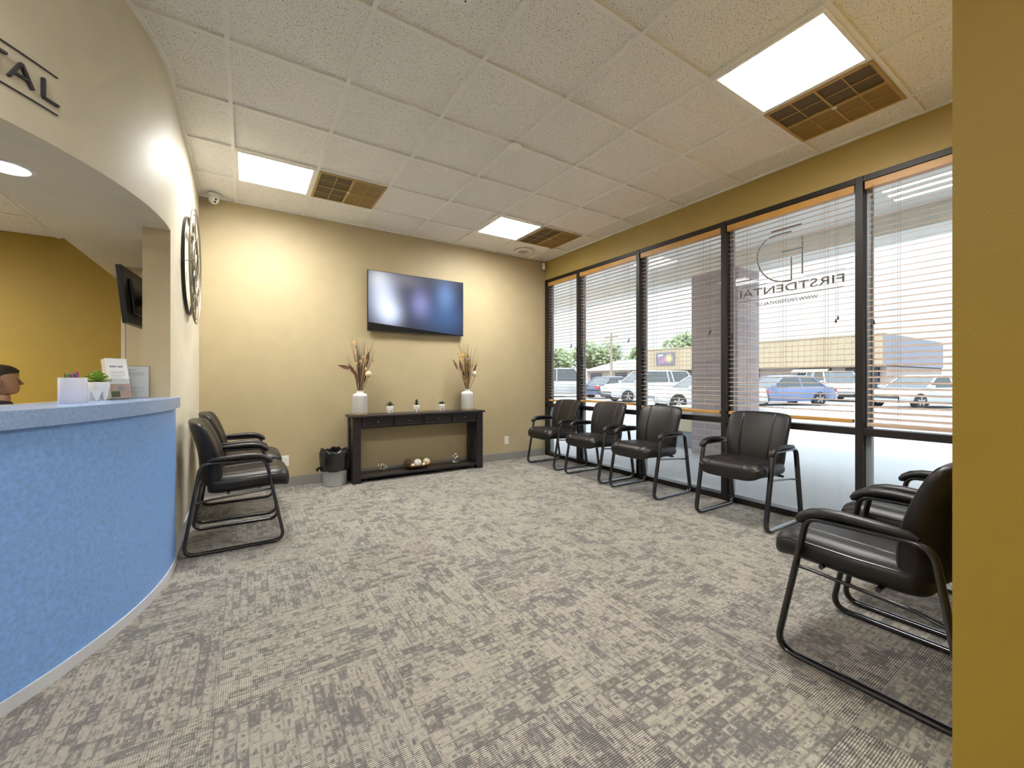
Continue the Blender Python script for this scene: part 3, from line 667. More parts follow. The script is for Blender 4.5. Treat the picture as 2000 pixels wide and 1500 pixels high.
GL.append(('letter_E', [((U(0.405), LH[0]), (U(0.405), LH[1])), ((U(0.405), LH[1]), (U(0.355), LH[1])), ((U(0.405), 2.268), (U(0.360), 2.268)), ((U(0.405), LH[0]), (U(0.355), LH[0]))]))
GL.append(('letter_D', [((U(0.495), LH[0]), (U(0.495), LH[1])), ((U(0.495), LH[1]), (U(0.460), LH[1] - 0.004)), ((U(0.460), LH[1] - 0.004), (U(0.435), 2.268)), ((U(0.435), 2.268), (U(0.460), LH[0] + 0.004)), ((U(0.460), LH[0] + 0.004), (U(0.495), LH[0]))]))
for nm, segs in GL: stroke(segs, 0.0085).build(nm, LETTER, ws)
for z in (2.343, 2.197): stroke([((U(0.80), z), (U(0.0), z))], 0.004, 0.0, 0.006).build('ruled_line', LETTER, ws)

# ------------------------------------------------------------------ chairs
def superw(t, n=5.0, e=0.03): return max((1 - abs(2 * t - 1) ** n), 0.0) ** (1 / n) * (1 - e) + e
def build_chair(label):
    t = thing('guest_chair', label, 'chair', (0, 0, 0), 0, 'black sled-base guest chairs')
    # side loop frames (a rounded trapezoid of flat-oval tube)
    for sx in (-1, 1):
        x = 0.285 * sx
        path = fillet([(x, -0.345, 0.012), (x, 0.236, 0.012), (x, 0.120, 0.600), (x, -0.250, 0.603)], [0.060, 0.062, 0.055, 0.070], 8)
        MB().tube(path, 0.0200, 14, True, rb=0.0120, up=(1, 0, 0)).build('sled_frame', TUBE, t)
        # padded arm rest
        ap = [(x, -0.215, 0.612), (x, -0.19, 0.622), (x, -0.10, 0.628), (x, 0.0, 0.633), (x, 0.06, 0.630), (x, 0.105, 0.618), (x, 0.135, 0.598), (x, 0.150, 0.580), (x, 0.154, 0.572)]
        rr = [0.010, 0.020, 0.0245, 0.027, 0.028, 0.028, 0.027, 0.021, 0.008]
        P = [Vector(p) for p in ap]; loops = []
        for k in range(len(P)):
            tt = (P[min(k + 1, len(P) - 1)] - P[max(k - 1, 0)]).normalized(); b_ = Vector((1, 0, 0)); nn = tt.cross(b_)
            hgt = rr[k] * 0.72
            loops.append([tuple(P[k] + b_ * rr[k] * cos(2 * pi * i / 16) + nn * hgt * sin(2 * pi * i / 16)) for i in range(16)])
        MB().loft(loops).build('arm_pad', LEATHER, t)
        MB().tube([(x, 0.162, 0.386), (x * 0.95, 0.12, 0.381), (x * 0.92, -0.2, 0.354), (x, -0.283, 0.345)], 0.0075, 8).build('side_rail', TUBE, t)
    MB().tube([(-0.262, 0.08, 0.402), (0.262, 0.08, 0.402)], 0.0095, 8).build('cross_bar', TUBE, t)
    MB().tube([(-0.262, -0.10, 0.386), (0.262, -0.10, 0.386)], 0.0095, 8).build('cross_bar', TUBE, t)
    # seat cushion
    loops = []; nv, nx = 40, 110
    for k in range(nv + 1):
        v = 0.5 - 0.5 * cos(pi * k / nv); s = -0.225 + 0.50 * v
        zc = 0.428 + 0.024 * v - (0.030 * max(0, (v - 0.80) / 0.2) ** 2)
        W = 0.524 * (0.90 + 0.10 * min(1, v * 2.5)) * superw(v, 9, 0.02); T = 0.132 * superw(v, 6, 0.10)
        lp = []
        for i in range(nx):
            u = -cos(pi * i / (nx - 1)) if i in (0, nx - 1) else -1 + 2 * (0.75 * i / (nx - 1) + 0.25 * (0.5 - 0.5 * cos(pi * i / (nx - 1)))); q = (1 - abs(u) ** 7) ** 0.5
            x = u * W / 2; z = T / 2 * q
            grv = 0.011 * (math.exp(-((abs(x) - 0.145) / 0.0045) ** 2)); puff = -0.010 * (x / 0.25) ** 2 * 0 + 0.006 * math.exp(-((abs(x) - 0.205) / 0.04) ** 2)
            lp.append((x, s, zc + z - grv * (q > 0.5) + puff * q))
        for i in range(nx - 2, 0, -1):
            u = -cos(pi * i / (nx - 1)) if i in (0, nx - 1) else -1 + 2 * (0.75 * i / (nx - 1) + 0.25 * (0.5 - 0.5 * cos(pi * i / (nx - 1)))); q = (1 - abs(u) ** 5) ** 0.5
            lp.append((u * W / 2, s, zc - T / 2 * q))
        loops.append(lp)
    MB().loft(loops).build('seat', LEATHER, t)
    pp = []
    for k in range(5, nv - 1): pp.append(loops[k][3])
    pq = [(-p[0], p[1], p[2]) for p in pp]
    MB().tube(pp, 0.0032, 6).build('seat_piping', PIPING, t); MB().tube(pq, 0.0032, 6).build('seat_piping', PIPING, t)
    # back cushion
    loops = []; nv = 40
    for k in range(nv + 1):
        v = 0.5 - 0.5 * cos(pi * k / nv)
        z = 0.425 + 0.445 * v; s = -0.212 - 0.100 * v + 0.030 * sin(pi * v)
        W = (0.455 + 0.062 * v + 0.012 * sin(pi * v)) * superw(v, 10, 0.02); T = (0.140 - 0.058 * v) * superw(v, 5, 0.08)
        lp = []
        for i in range(nx):
            u = -cos(pi * i / (nx - 1)) if i in (0, nx - 1) else -1 + 2 * (0.75 * i / (nx - 1) + 0.25 * (0.5 - 0.5 * cos(pi * i / (nx - 1)))); q = (1 - abs(u) ** 6) ** 0.5
            x = u * W / 2; d = T / 2 * q; cv = 0.045 * (x / 0.25) ** 2
            grv = 0.009 * math.exp(-((abs(x) - 0.115 - 0.015 * v) / 0.004) ** 2) + 0.005 * math.exp(-((v - 0.40) / 0.012) ** 2) * (abs(x) < 0.12)
            zz = z + (0.012 * (1 - (x / 0.25) ** 2)) * v
            lp.append((x, s + cv + d - grv * (q > 0.5), zz))
        for i in range(nx - 2, 0, -1):
            u = -cos(pi * i / (nx - 1)) if i in (0, nx - 1) else -1 + 2 * (0.75 * i / (nx - 1) + 0.25 * (0.5 - 0.5 * cos(pi * i / (nx - 1)))); q = (1 - abs(u) ** 6) ** 0.5
            x = u * W / 2; cv = 0.045 * (x / 0.25) ** 2
            lp.append((x, s + cv - T / 2 * q, z + (0.012 * (1 - (x / 0.25) ** 2)) * v))
        loops.append(lp)
    MB().loft(loops).build('backrest', LEATHER, t)
    pp = [loops[k][3] for k in range(4, nv - 3)]; pq = [(-p[0], p[1], p[2]) for p in pp]
    MB().tube(pp, 0.003, 6).build('back_piping', PIPING, t); MB().tube(pq, 0.003, 6).build('back_piping', PIPING, t)
    return t
ch0 = build_chair('black leather guest chair against the cream wall, nearer the blue counter')
ch0.location = (0.0, 3.693, 0); ch0.rotation_euler = (0, 0, -pi / 2)
for loc, rz, lab in [((0.0, 4.44, 0), -pi / 2, 'black leather guest chair against the cream wall, nearer the back wall'),
        ((3.515, 4.42, 0), pi / 2, 'black leather guest chair by the windows, nearest the back corner'),
        ((3.515, 3.625, 0), pi / 2, 'second black leather guest chair from the back corner along the windows'),
        ((3.515, 2.885, 0), pi / 2, 'third black leather guest chair from the back corner, left of the lettered window'),
        ((3.515, 1.870, 0), pi / 2, 'black leather guest chair directly under the lettered window'),
        ((2.225, 0.655, 0), 0, 'largest black leather guest chair, at right foreground beside the gold wall end'),
        ((2.935, 0.655, 0), 0, 'black leather guest chair in the right foreground, farther one next to the windows')]:
    dup(ch0, loc, rz, lab)

# ------------------------------------------------------------------ console table and what stands on it
ct = thing('console_table', 'dark espresso console table with four drawers and lower shelf', 'console table', (1.805, 4.93, 0))
X0, X1, Y0, Y1 = -0.815, 0.815, -0.150, 0.142
MB().box((X0 - 0.022, Y0 - 0.02, 0.733), (X1 + 0.022, Y1, 0.757)).build('top', ESPRESSO, ct, bevel=0.003)
for lx in (X0, X1 - 0.088):
    for ly in (Y0, Y1 - 0.088): MB().box((lx, ly, 0.0), (lx + 0.088, ly + 0.088, 0.733)).build('leg', ESPRESSO, ct, bevel=0.004)
MB().box((X0 + 0.088, Y0 + 0.012, 0.610), (X1 - 0.088, Y0 + 0.03, 0.733)).box((X0 + 0.088, Y1 - 0.03, 0.610), (X1 - 0.088, Y1 - 0.012, 0.733)).box((X0 + 0.012, Y0 + 0.088, 0.610), (X0 + 0.03, Y1 - 0.088, 0.733)).box((X1 - 0.03, Y0 + 0.088, 0.610), (X1 - 0.012, Y1 - 0.088, 0.733)).build('apron', ESPRESSO, ct, bevel=0.002)
MB().box((X0 + 0.02, Y0 + 0.015, 0.046), (X1 - 0.02, Y1 - 0.01, 0.074)).build('lower_shelf', ESPRESSO, ct, bevel=0.003)
dw = (X1 - X0 - 0.176) / 4
for k in range(4):
    xa = X0 + 0.088 + k * dw + 0.014; xb = xa + dw - 0.028; y = Y0 + 0.012
    d = MB(); d.box((xa, y - 0.010, 0.626), (xb, y, 0.722))
    for a, b_ in (((xa, 0.626), (xb, 0.638)), ((xa, 0.710), (xb, 0.722)), ((xa, 0.638), (xa + 0.014, 0.710)), ((xb - 0.014, 0.638), (xb, 0.710))):
        d.box((a[0], y - 0.018, a[1]), (b_[0], y - 0.009, b_[1]))
    do = d.build('drawer', ESPRESSO, ct, bevel=0.0015)
    MB().lathe([(0.005, 0.0), (0.005, 0.012), (0.012, 0.018), (0.013, 0.024), (0.008, 0.029), (0.001, 0.030)], 18, M=Matrix.Translation(((xa + xb) / 2, y - 0.009, 0.674)) @ Matrix.Rotation(pi / 2, 4, 'X')).build('knob', BLACKP, do)
ZT_ = 0.757
vprof = [(0.070, 0.0), (0.080, 0.006), (0.081, 0.02), (0.081, 0.20), (0.078, 0.222), (0.066, 0.238), (0.040, 0.248), (0.036, 0.254), (0.037, 0.274), (0.040, 0.279), (0.034, 0.279), (0.031, 0.272), (0.030, 0.245), (0.060, 0.22), (0.068, 0.02), (0.002, 0.015)]
def dried(name_label, loc, seed, tilt, ochre, cat='dried bouquet'):
    R = random.Random(seed)
    t = thing('dried_bouquet', name_label, cat, loc, 0, 'dried bouquets in the white vases'); t.scale = (1.5, 1.5, 1.62)
    tw = MB(); 
    for k in range(64):
        a = R.uniform(0, 2 * pi); sp_ = R.uniform(0.01, 0.12); h = R.uniform(0.22, 0.375)
        x1, y1 = sp_ * cos(a) + tilt * h, sp_ * sin(a) * 0.6
        c = 0.025 * R.uniform(0.2, 1); b0 = (c * cos(a) * 0.7, c * sin(a) * 0.7, -0.16)
        tw.tube([b0, (0.6 * c * cos(a), 0.6 * c * sin(a), 0.0), (x1 * 0.45, y1 * 0.45, h * 0.5), (x1 + R.uniform(-.015, .015), y1, h)], [0.0018, 0.0016, 0.0011, 0.0004], 4)
    tw.build('twigs', STEM, t)
    st = MB()
    for k in range(16):
        a = R.uniform(0, 2 * pi); r_ = R.uniform(0.005, 0.05); h = R.uniform(0.10, 0.26)
        st.tube([(0.012 * cos(a), 0.012 * sin(a), -0.16), (0.015 * cos(a), 0.015 * sin(a), 0.0), (r_ * cos(a) + tilt * h, r_ * sin(a) * 0.6, h)], [0.003, 0.003, 0.002], 5)
    st.build('stems', BARK, t)
    lf = MB()
    spots = [(-0.115, 0.165, -75), (-0.062, 0.150, -35), (0.055, 0.23, 12), (-0.03, 0.10, -18), (0.03, 0.09, 14), (0.01, 0.14, 4)] if not ochre else [(-0.105, 0.20, -30), (-0.075, 0.19, -14), (-0.03, 0.13, -20), (0.02, 0.12, 4), (0.075, 0.17, 28)]
    for (x, z, ang) in spots:
        Mx = Matrix.Translation((x, R.uniform(-.03, .02), z)) @ Matrix.Rotation(radians(ang), 4, 'Y') @ Matrix.Rotation(R.uniform(-.5, .5), 4, 'Z')
        n = 7; L_ = 0.10
        pts = [(0.014 * sin(pi * (k / n) ** 0.8), 0.004 * sin(pi * k / n), -L_ / 2 + L_ * k / n) for k in range(n + 1)]
        vs = [(p[0], 0, p[2]) for p in pts] + [(0, p[1] + 0.002, p[2]) for p in pts] + [(-p[0], 0, p[2]) for p in pts]
        fs = [(k, k + 1, n + 2 + k, n + 1 + k) for k in range(n)] + [(n + 1 + k, n + 2 + k, 2 * n + 3 + k, 2 * n + 2 + k) for k in range(n)]
        lf.add(vs, fs, True, Mx)
    lf.build('dried_leaves', DRYLEAF, t)
    pt = MB(); P1 = [(-0.05, 0.335), (-0.035, 0.30), (0.045, 0.275), (-0.04, 0.265), (-0.02, 0.262), (0.02, 0.235), (-0.02, 0.22), (-0.03, 0.19), (0.04, 0.205), (0.02, 0.175), (0.0, 0.165), (0.02, 0.115), (0.085, 0.205), (0.0, 0.2), (0.035, 0.15)] if not ochre else [(-0.085, 0.335), (-0.085, 0.285), (-0.055, 0.272), (-0.03, 0.275), (-0.06, 0.232), (0.0, 0.26), (-0.028, 0.215), (0.03, 0.185), (0.02, 0.21), (-0.01, 0.165), (0.012, 0.16), (-0.02, 0.06), (0.0, 0.04), (-0.03, 0.09)]
    for (x, z) in P1:
        y = R.uniform(-0.04, 0.02)
        for m_ in range(5):
            a = R.uniform(0, 2 * pi); Mx = Matrix.Translation((x, y, z)) @ Matrix.Rotation(a, 4, 'Z') @ Matrix.Rotation(R.uniform(0.15, 0.6), 4, 'X')
            s_ = R.uniform(0.010, 0.016)
            pt.add([(0, 0, -s_ * 0.6), (s_ * 0.8, 0.002, s_ * 0.3), (s_ * 0.4, 0.003, s_ * 1.3), (-s_ * 0.4, 0.003, s_ * 1.3), (-s_ * 0.8, 0.002, s_ * 0.3)], [(0, 1, 2, 3, 4)], True, Mx)
        pt.tube([(x * 0.2, y * 0.2, 0.0), (x * 0.7 , y, z * 0.6), (x, y, z - 0.005)], 0.0012, 4)
    pt.build('dried_petals', PETALY if ochre else PETAL, t)
    MB().ball((0.052 if not ochre else 0.048, -0.045, 0.118 if not ochre else 0.125), 0.023, 18, 12).build('woven_ball', PALEB, t)
    MB().tube([(0.015, -0.01, 0.0), (0.04, -0.03, 0.06), (0.05, -0.042, 0.10)], 0.0018, 5).build('ball_stem', STEM, t)
    return t
v1 = tag(MB().lathe(vprof, 56).build('flower_vase', VASE, loc=(1.100, 4.925, ZT_)), 'white zigzag textured vase at the left end of the console', 'vase', 'white zigzag vases on the console')
v2 = v1.copy(); COL.objects.link(v2); v2.location = (2.462, 4.925, ZT_); v2['label'] = 'white zigzag textured vase at the right end of the console'
dried('dried bouquet with cream petals in the left vase', (1.100, 4.925, ZT_ + 0.275), 3, 0.0, False)
dried('dried bouquet with ochre petals in the right vase', (2.462, 4.925, ZT_ + 0.275), 9, -0.03, True)

def tooth_pot(r=0.026, h=0.056):
    """molar-shaped pot: four roots below, a swollen crown above"""
    loops = []; n = 32
    def loop(z, R_, lobe): return [((R_ * (1 + lobe * cos(4 * (2 * pi * i / n)))) * cos(2 * pi * i / n + pi / 4), (R_ * (1 + lobe * cos(4 * (2 * pi * i / n)))) * sin(2 * pi * i / n + pi / 4), z) for i in range(n)]
    for z, k, lb in ((0.46, 0.86, 0.10), (0.60, 0.97, 0.10), (0.80, 1.05, 0.09), (0.93, 1.04, 0.08), (1.0, 0.96, 0.07), (1.0, 0.82, 0.04), (0.90, 0.76, 0.03)):
        loops.append(loop(z * h, r * k, lb))
    o = MB().loft(loops)
    for q in range(4):
        a = pi / 4 + q * pi / 2
        base = [(0.72, 0.50, 0.50), (0.52, 0.47, 0.55), (0.34, 0.38, 0.60), (0.16, 0.27, 0.62), (0.05, 0.19, 0.62), (0.0, 0.12, 0.61)]
        lp = []
        for zz, rr_, ctr in base:
            lp.append([(ctr * r * cos(a) + rr_ * r * cos(2 * pi * i / 14), ctr * r * sin(a) + rr_ * r * sin(2 * pi * i / 14), zz * h) for i in range(14)])
        o.loft(lp)
    return o
def succulent(mb, R_, h, n, z0, seed, wide=0.3, rows=4):
    R = random.Random(seed)
    for k in range(n):
        row = k * rows / n; f = row / rows
        a = k * 2.39996 + R.uniform(-.1, .1); el = 0.15 + 1.15 * f; L_ = R_ * (1.0 - 0.45 * f) * R.uniform(0.85, 1.1)
        Mx = Matrix.Translation((0, 0, z0 + h * 0.35 * f)) @ Matrix.Rotation(a, 4, 'Z') @ Matrix.Rotation(-el, 4, 'Y')
        m_ = 6; W = L_ * wide
        prof = [(L_ * j / m_, W * (sin(pi * min(1, (j / m_) ** 1.3 * 0.97 + 0.02)) ** 0.8), 0.10 * L_ * sin(pi * j / m_ * 0.9)) for j in range(m_ + 1)]
        th = 0.10 * L_
        vs = []
        for x, w_, z in prof: vs += [(x, -w_, z + 0.04 * L_), (x, 0, z - th * 0.3), (x, w_, z + 0.04 * L_), (x, 0, z + th * 0.7)]
        fs = []
        for j in range(m_):
            for q in range(4): fs.append((4 * j + q, 4 * j + (q + 1) % 4, 4 * j + 4 + (q + 1) % 4, 4 * j + 4 + q))
        mb.add(vs, fs, True, Mx)
    return mb
def tooth_plant(name, label, loc, r, h, leafmat, spec, seed, group, rz=0.3):
    t = thing(name, label, 'potted plant', loc, rz, group)
    tooth_pot(r, h).build('tooth_pot', CERAMIC, t)
    MB().lathe([(r * 0.74, h * 0.90), (r * 0.4, h * 0.94), (0.001, h * 0.94)], 20).build('soil', BARK, t)
    b = MB()
    for (dx, dy, dz, R_, hh, n, wd) in spec:
        s = MB(); succulent(s, R_, hh, n, 0, seed + int(dx * 1e4), wd); b.add(s.v, s.f, True, Matrix.Translation((dx, dy, h * 0.95 + dz)))
    b.build('succulent_leaves', leafmat, t); return t
tooth_plant('tooth_planter', 'tiny white tooth pot with spiky dark succulent, left one on console', (1.440, 4.925, ZT_), 0.038, 0.090, LEAFG, [(0, 0, 0, 0.060, 0.06, 26, 0.16), (0.004, 0, 0.014, 0.04, 0.07, 14, 0.16)], 1, 'tooth shaped pots on the console')
tooth_plant('tooth_planter', 'tiny white tooth pot with the tallest bushy plant, middle on console', (1.768, 4.925, ZT_), 0.038, 0.090, LEAFG, [(0, 0, 0, 0.040, 0.07, 20, 0.3), (0, 0, 0.026, 0.038, 0.07, 18, 0.3), (0.004, 0, 0.05, 0.024, 0.04, 12, 0.3)], 2, 'tooth shaped pots on the console', 0.5)
tooth_plant('tooth_planter', 'tiny white tooth pot with flat-topped green plant, right one on console', (2.099, 4.925, ZT_), 0.038, 0.090, LEAFG, [(-0.018, 0, 0, 0.038, 0.05, 20, 0.25), (0.018, 0.004, 0.002, 0.038, 0.05, 20, 0.25)], 3, 'tooth shaped pots on the console', 0.1)
def orb(label, loc, r, rz):
    t = thing('metal_orb', label, 'ornament', loc, rz, 'chrome ring orbs on the lower shelf')
    for k, (ax, an) in enumerate((('X', 1.25), ('X', -0.7), ('Y', 1.1), ('Y', -0.6))):
        M_ = Matrix.Translation((0, 0, r)) @ Matrix.Rotation(an, 4, ax) @ Matrix.Rotation(k * 0.8, 4, 'Z')
        MB().tube([(r * 0.96 * cos(2 * pi * i / 40), r * 0.96 * sin(2 * pi * i / 40), 0) for i in range(40)], 0.0034, 8, True, rb=0.0020, up=(0, 0, 1), M=M_).build('ring', CHROME, t)
    return t
orb('chrome ring orb on the lower shelf, left of the bowl', (1.352, 4.915, 0.075), 0.062, 0.3)
orb('chrome ring orb on the lower shelf, right of the bowl', (2.275, 4.905, 0.075), 0.070, 1.1)
bw = MB(); lp = []
for (rx, ry, z) in ((0.10, 0.045, 0.0), (0.13, 0.060, 0.008), (0.175, 0.085, 0.028), (0.200, 0.100, 0.044), (0.197, 0.096, 0.045), (0.165, 0.078, 0.030), (0.12, 0.05, 0.012), (0.05, 0.02, 0.010)):
    lp.append([(rx * cos(2 * pi * i / 40), ry * sin(2 * pi * i / 40), z + (0.012 * abs(cos(2 * pi * i / 40)) ** 4 if z > 0.02 else 0)) for i in range(40)])
tag(bw.loft(lp).build('wooden_bowl', BOWLM, loc=(1.775, 4.915, 0.0745)), 'long amber wooden bowl on the lower console shelf', 'bowl')
for (x, y, z, r, mt, lb) in [(-0.115, 0.01, 0.068, 0.046, BROWNB, 'dark brown woven ball at the left of the bowl'), (-0.005, -0.025, 0.066, 0.047, WHITEB, 'white string ball in the middle of the bowl'),
        (0.115, -0.006, 0.067, 0.045, PALEB, 'pale cream ball at the right of the bowl'), (0.065, 0.045, 0.078, 0.030, MOSSB, 'olive mossy ball behind the cream one in the bowl'),
        (-0.075, -0.045, 0.046, 0.024, PALEB, 'small tan ball at the front left of the bowl'), (0.060, -0.050, 0.046, 0.022, PALEB, 'small tan ball at the front between the white and cream balls')]:
    nm = MB()
    nm.ball((0, 0, 0), r, 24, 16)
    if mt in (BROWNB, WHITEB):
        R = random.Random(int(x * 1000) + 5)
        for k in range(9):
            M_ = Matrix.Rotation(R.uniform(0, pi), 4, 'X') @ Matrix.Rotation(R.uniform(0, pi), 4, 'Y')
            nm.tube([(r * 1.01 * cos(2 * pi * i / 24), r * 1.01 * sin(2 * pi * i / 24), 0) for i in range(24)], 0.0024, 5, True, M=M_)
    tag(nm.build('decorative_ball', mt, loc=(1.775 + x, 4.915 + y, 0.0745 + z)), lb, 'ornament', 'decorative balls in the wooden bowl')

# bin with liner
bn = thing('waste_bin', 'grey waste bin with a black bag beside the console', 'bin', (0.828, 4.925, 0))
MB().lathe([(0.112, 0.0), (0.120, 0.004), (0.132, 0.18), (0.140, 0.352), (0.144, 0.356), (0.144, 0.362), (0.136, 0.362), (0.126, 0.18), (0.112, 0.012), (0.002, 0.010)], 40, c=(0, 0, 0)).build('bin_body', BIN, bn)
R = random.Random(4); lp = []; n = 64
ph = [R.uniform(0, 6.28) for _ in range(8)]
for (r, z, amp) in ((0.141, 0.165, 0.003), (0.148, 0.185, 0.006), (0.147, 0.24, 0.004), (0.151, 0.30, 0.005), (0.152, 0.345, 0.006), (0.149, 0.372, 0.008), (0.140, 0.388, 0.009), (0.126, 0.380, 0.008), (0.122, 0.32, 0.006), (0.118, 0.18, 0.004), (0.06, 0.05, 0.004), (0.004, 0.04, 0.0)):
    lp.append([((r + amp * (sin(9 * a + ph[0] + z * 40) * 0.6 + sin(17 * a + ph[1] - z * 60) * 0.4 + 0.5 * sin(29 * a + ph[2]))) * cos(a), (r + amp * (sin(9 * a + ph[0] + z * 40) * 0.6 + sin(17 * a + ph[1] - z * 60) * 0.4)) * sin(a), z + amp * 1.2 * sin(5 * a + ph[3]) + amp * 0.7 * sin(13 * a + ph[4])) for a in [2 * pi * i / n for i in range(n)]])
lin = MB().loft(lp, cap=False)
lin.tube([(-0.145, 0.0, 0.19), (-0.165, -0.01, 0.20), (-0.18, -0.012, 0.185), (-0.172, -0.02, 0.165)], [0.012, 0.012, 0.016, 0.006], 7)
lo = lin.build('bag_liner', BAG, bn)
# outlets
for (x, lab) in ((0.359, 'white wall outlet between the left chairs and the waste bin'), (3.179, 'white wall outlet right of the console near the windows')):
    t = thing('wall_outlet', lab, 'outlet', (x, YB, 0.28), 0, 'wall outlets')
    MB().box((-0.036, -0.006, -0.058), (0.036, 0.0, 0.058)).build('cover_plate', WHITE, t, bevel=0.003)
    for q in (-1, 1):
        so_ = MB().box((-0.016, -0.009, q * 0.021 - 0.014), (0.016, -0.005, q * 0.021 + 0.014)).build('socket', WHITE, t, bevel=0.004)
        for q2 in (-0.007, 0.007): MB().box((q2 - 0.001, -0.0096, q * 0.021 - 0.004), (q2 + 0.001, -0.0088, q * 0.021 + 0.005)).build('slot', BLACKP, so_)

# ------------------------------------------------------------------ television on the back wall
tv = thing('wall_television', 'large flat television showing a blurred picture on the back wall', 'television', (1.8325, 5.045, 2.10))
MB().box((-0.624, -0.016, -0.360), (0.624, 0.014, 0.360)).box((-0.30, 0.014, -0.2), (0.30, 0.030, 0.2)).build('casing', BLACKP, tv, bevel=0.003)
MB().box((-0.617, -0.0185, -0.350), (0.617, -0.0165, 0.354)).build('screen', SCREEN, tv)
MB().box((-0.055, -0.020, -0.367), (0.055, -0.008, -0.357)).build('sensor_bar', BLACKP, tv)
MB().box((-0.15, 0.028, -0.14), (0.15, 0.050, 0.14)).build('wall_bracket', BLACKP, tv)
# television seen from behind inside the reception
t2 = thing('small_television', 'small black television on an arm inside the reception, seen edge-on', 'television', (-0.672, 3.62, 1.72), radians(-4.7))
Mt = Matrix.Rotation(radians(5.5), 4, 'Y').inverted()
MB().box((-0.020, 0.0, -0.190), (0.012, 0.66, 0.190), Mt).build('casing', BLACKP, t2, bevel=0.004)
MB().box((0.010, 0.10, -0.120), (0.030, 0.56, 0.120), Mt).build('rear_housing', BLACKP, t2, bevel=0.008)
MB().box((-0.022, 0.012, -0.178), (-0.0195, 0.648, 0.180), Mt).build('screen', DKGLASS, t2)
MB().box((0.02, 0.28, -0.03), (0.158, 0.34, 0.03)).box((0.145, 0.22, -0.09), (0.160, 0.40, 0.09)).build('swing_arm', BLACKP, t2, bevel=0.003)

# ------------------------------------------------------------------ wall clock
ck = thing('wall_clock', 'large round metal skeleton clock on the cream wall', 'clock', (XL, 4.10, 2.045), 0)
def yring(r, x, sec, secb=None): return MB().tube([(x, r * cos(2 * pi * i / 72), r * sin(2 * pi * i / 72)) for i in range(72)], sec, 8, True, rb=secb, up=(1, 0, 0))
yring(0.440, 0.055, 0.006, 0.006).build('outer_ring', CLOCKM, ck)
yring(0.405, 0.055, 0.0045).build('second_ring', CLOCKM, ck)
yring(0.372, 0.012, 0.011, 0.005).build('back_ring', BLACKP, ck)
yring(0.205, 0.050, 0.009, 0.006).build('inner_ring', CLOCKM, ck)
nb = MB(); fa = MB()
for i in range(72):
    a0, a1 = 2 * pi * i / 72, 2 * pi * (i + 1) / 72
    fa.add([(x, r * cos(a), r * sin(a)) for x, r, a in ((0.046, 0.262, a0), (0.046, 0.335, a0), (0.046, 0.335, a1), (0.046, 0.262, a1), (0.050, 0.262, a0), (0.050, 0.335, a0), (0.050, 0.335, a1), (0.050, 0.262, a1))],
           [(3, 2, 1, 0), (4, 5, 6, 7), (0, 1, 5, 4), (2, 3, 7, 6)])
fa.build('numeral_band', CLOCKM, ck)
NUM = ['XII', 'I', 'II', 'III', 'IIII', 'V', 'VI', 'VII', 'VIII', 'IX', 'X', 'XI']
for k in range(12):
    vs, fs = text_mesh(NUM[k], 0.062, 0.002)
    cx_ = (min(v[0] for v in vs) + max(v[0] for v in vs)) / 2
    al = -2 * pi * k / 12
    o = MB(); Mn = Matrix.Rotation(al, 4, 'X')
    # numerals face +X ; reading up is +Z, right is +Y as seen from the room (viewer looks to -X, so right is +Y)
    o.add([(0.0525 + v[2], (v[0] - cx_), 0.275 + v[1]) for v in vs], fs, False, Matrix.Rotation(al, 4, 'X'))
    o.build('numeral', BLACKP, ck)
sp_ = MB()
for k in range(4):
    a = pi / 4 * 0 + k * pi / 2
    for dd in (-0.012, 0.012):
        c_, s_ = cos(a), sin(a)
        sp_.tube([(0.052, 0.185 * c_ - dd * s_, 0.185 * s_ + dd * c_), (0.053, 0.440 * c_ - dd * s_, 0.440 * s_ + dd * c_)], 0.0028, 6)
    sp_.tube([(0.012, 0.372 * cos(a + .1), 0.372 * sin(a + .1)), (0.055, 0.405 * cos(a + .1), 0.405 * sin(a + .1))], 0.003, 6)
    sp_.tube([(0.0, 0.372 * cos(a + .5), 0.372 * sin(a + .5)), (0.014, 0.372 * cos(a + .5), 0.372 * sin(a + .5))], 0.004, 6)
    sp_.tube([(0.050, 0.035 * cos(a + pi / 4), 0.035 * sin(a + pi / 4)), (0.050, 0.185 * cos(a + pi / 4), 0.185 * sin(a + pi / 4))], 0.0025, 6)
sp_.build('spokes', CLOCKM, ck)
MB().lathe([(0.040, 0.0), (0.040, 0.012), (0.012, 0.016), (0.002, 0.020)], 28, M=Matrix.Translation((0.045, 0, 0)) @ Matrix.Rotation(pi / 2, 4, 'Y')).build('movement_hub', CLOCKM, ck)
for L_, an, w_ in ((0.20, 0.35, 0.010), (0.13, 2.6, 0.013)):
    o = MB().box((0.066, -w_ / 2, -0.03), (0.069, w_ / 2, L_), Matrix.Rotation(an, 4, 'X')); o.build('hand', BLACKP, ck)

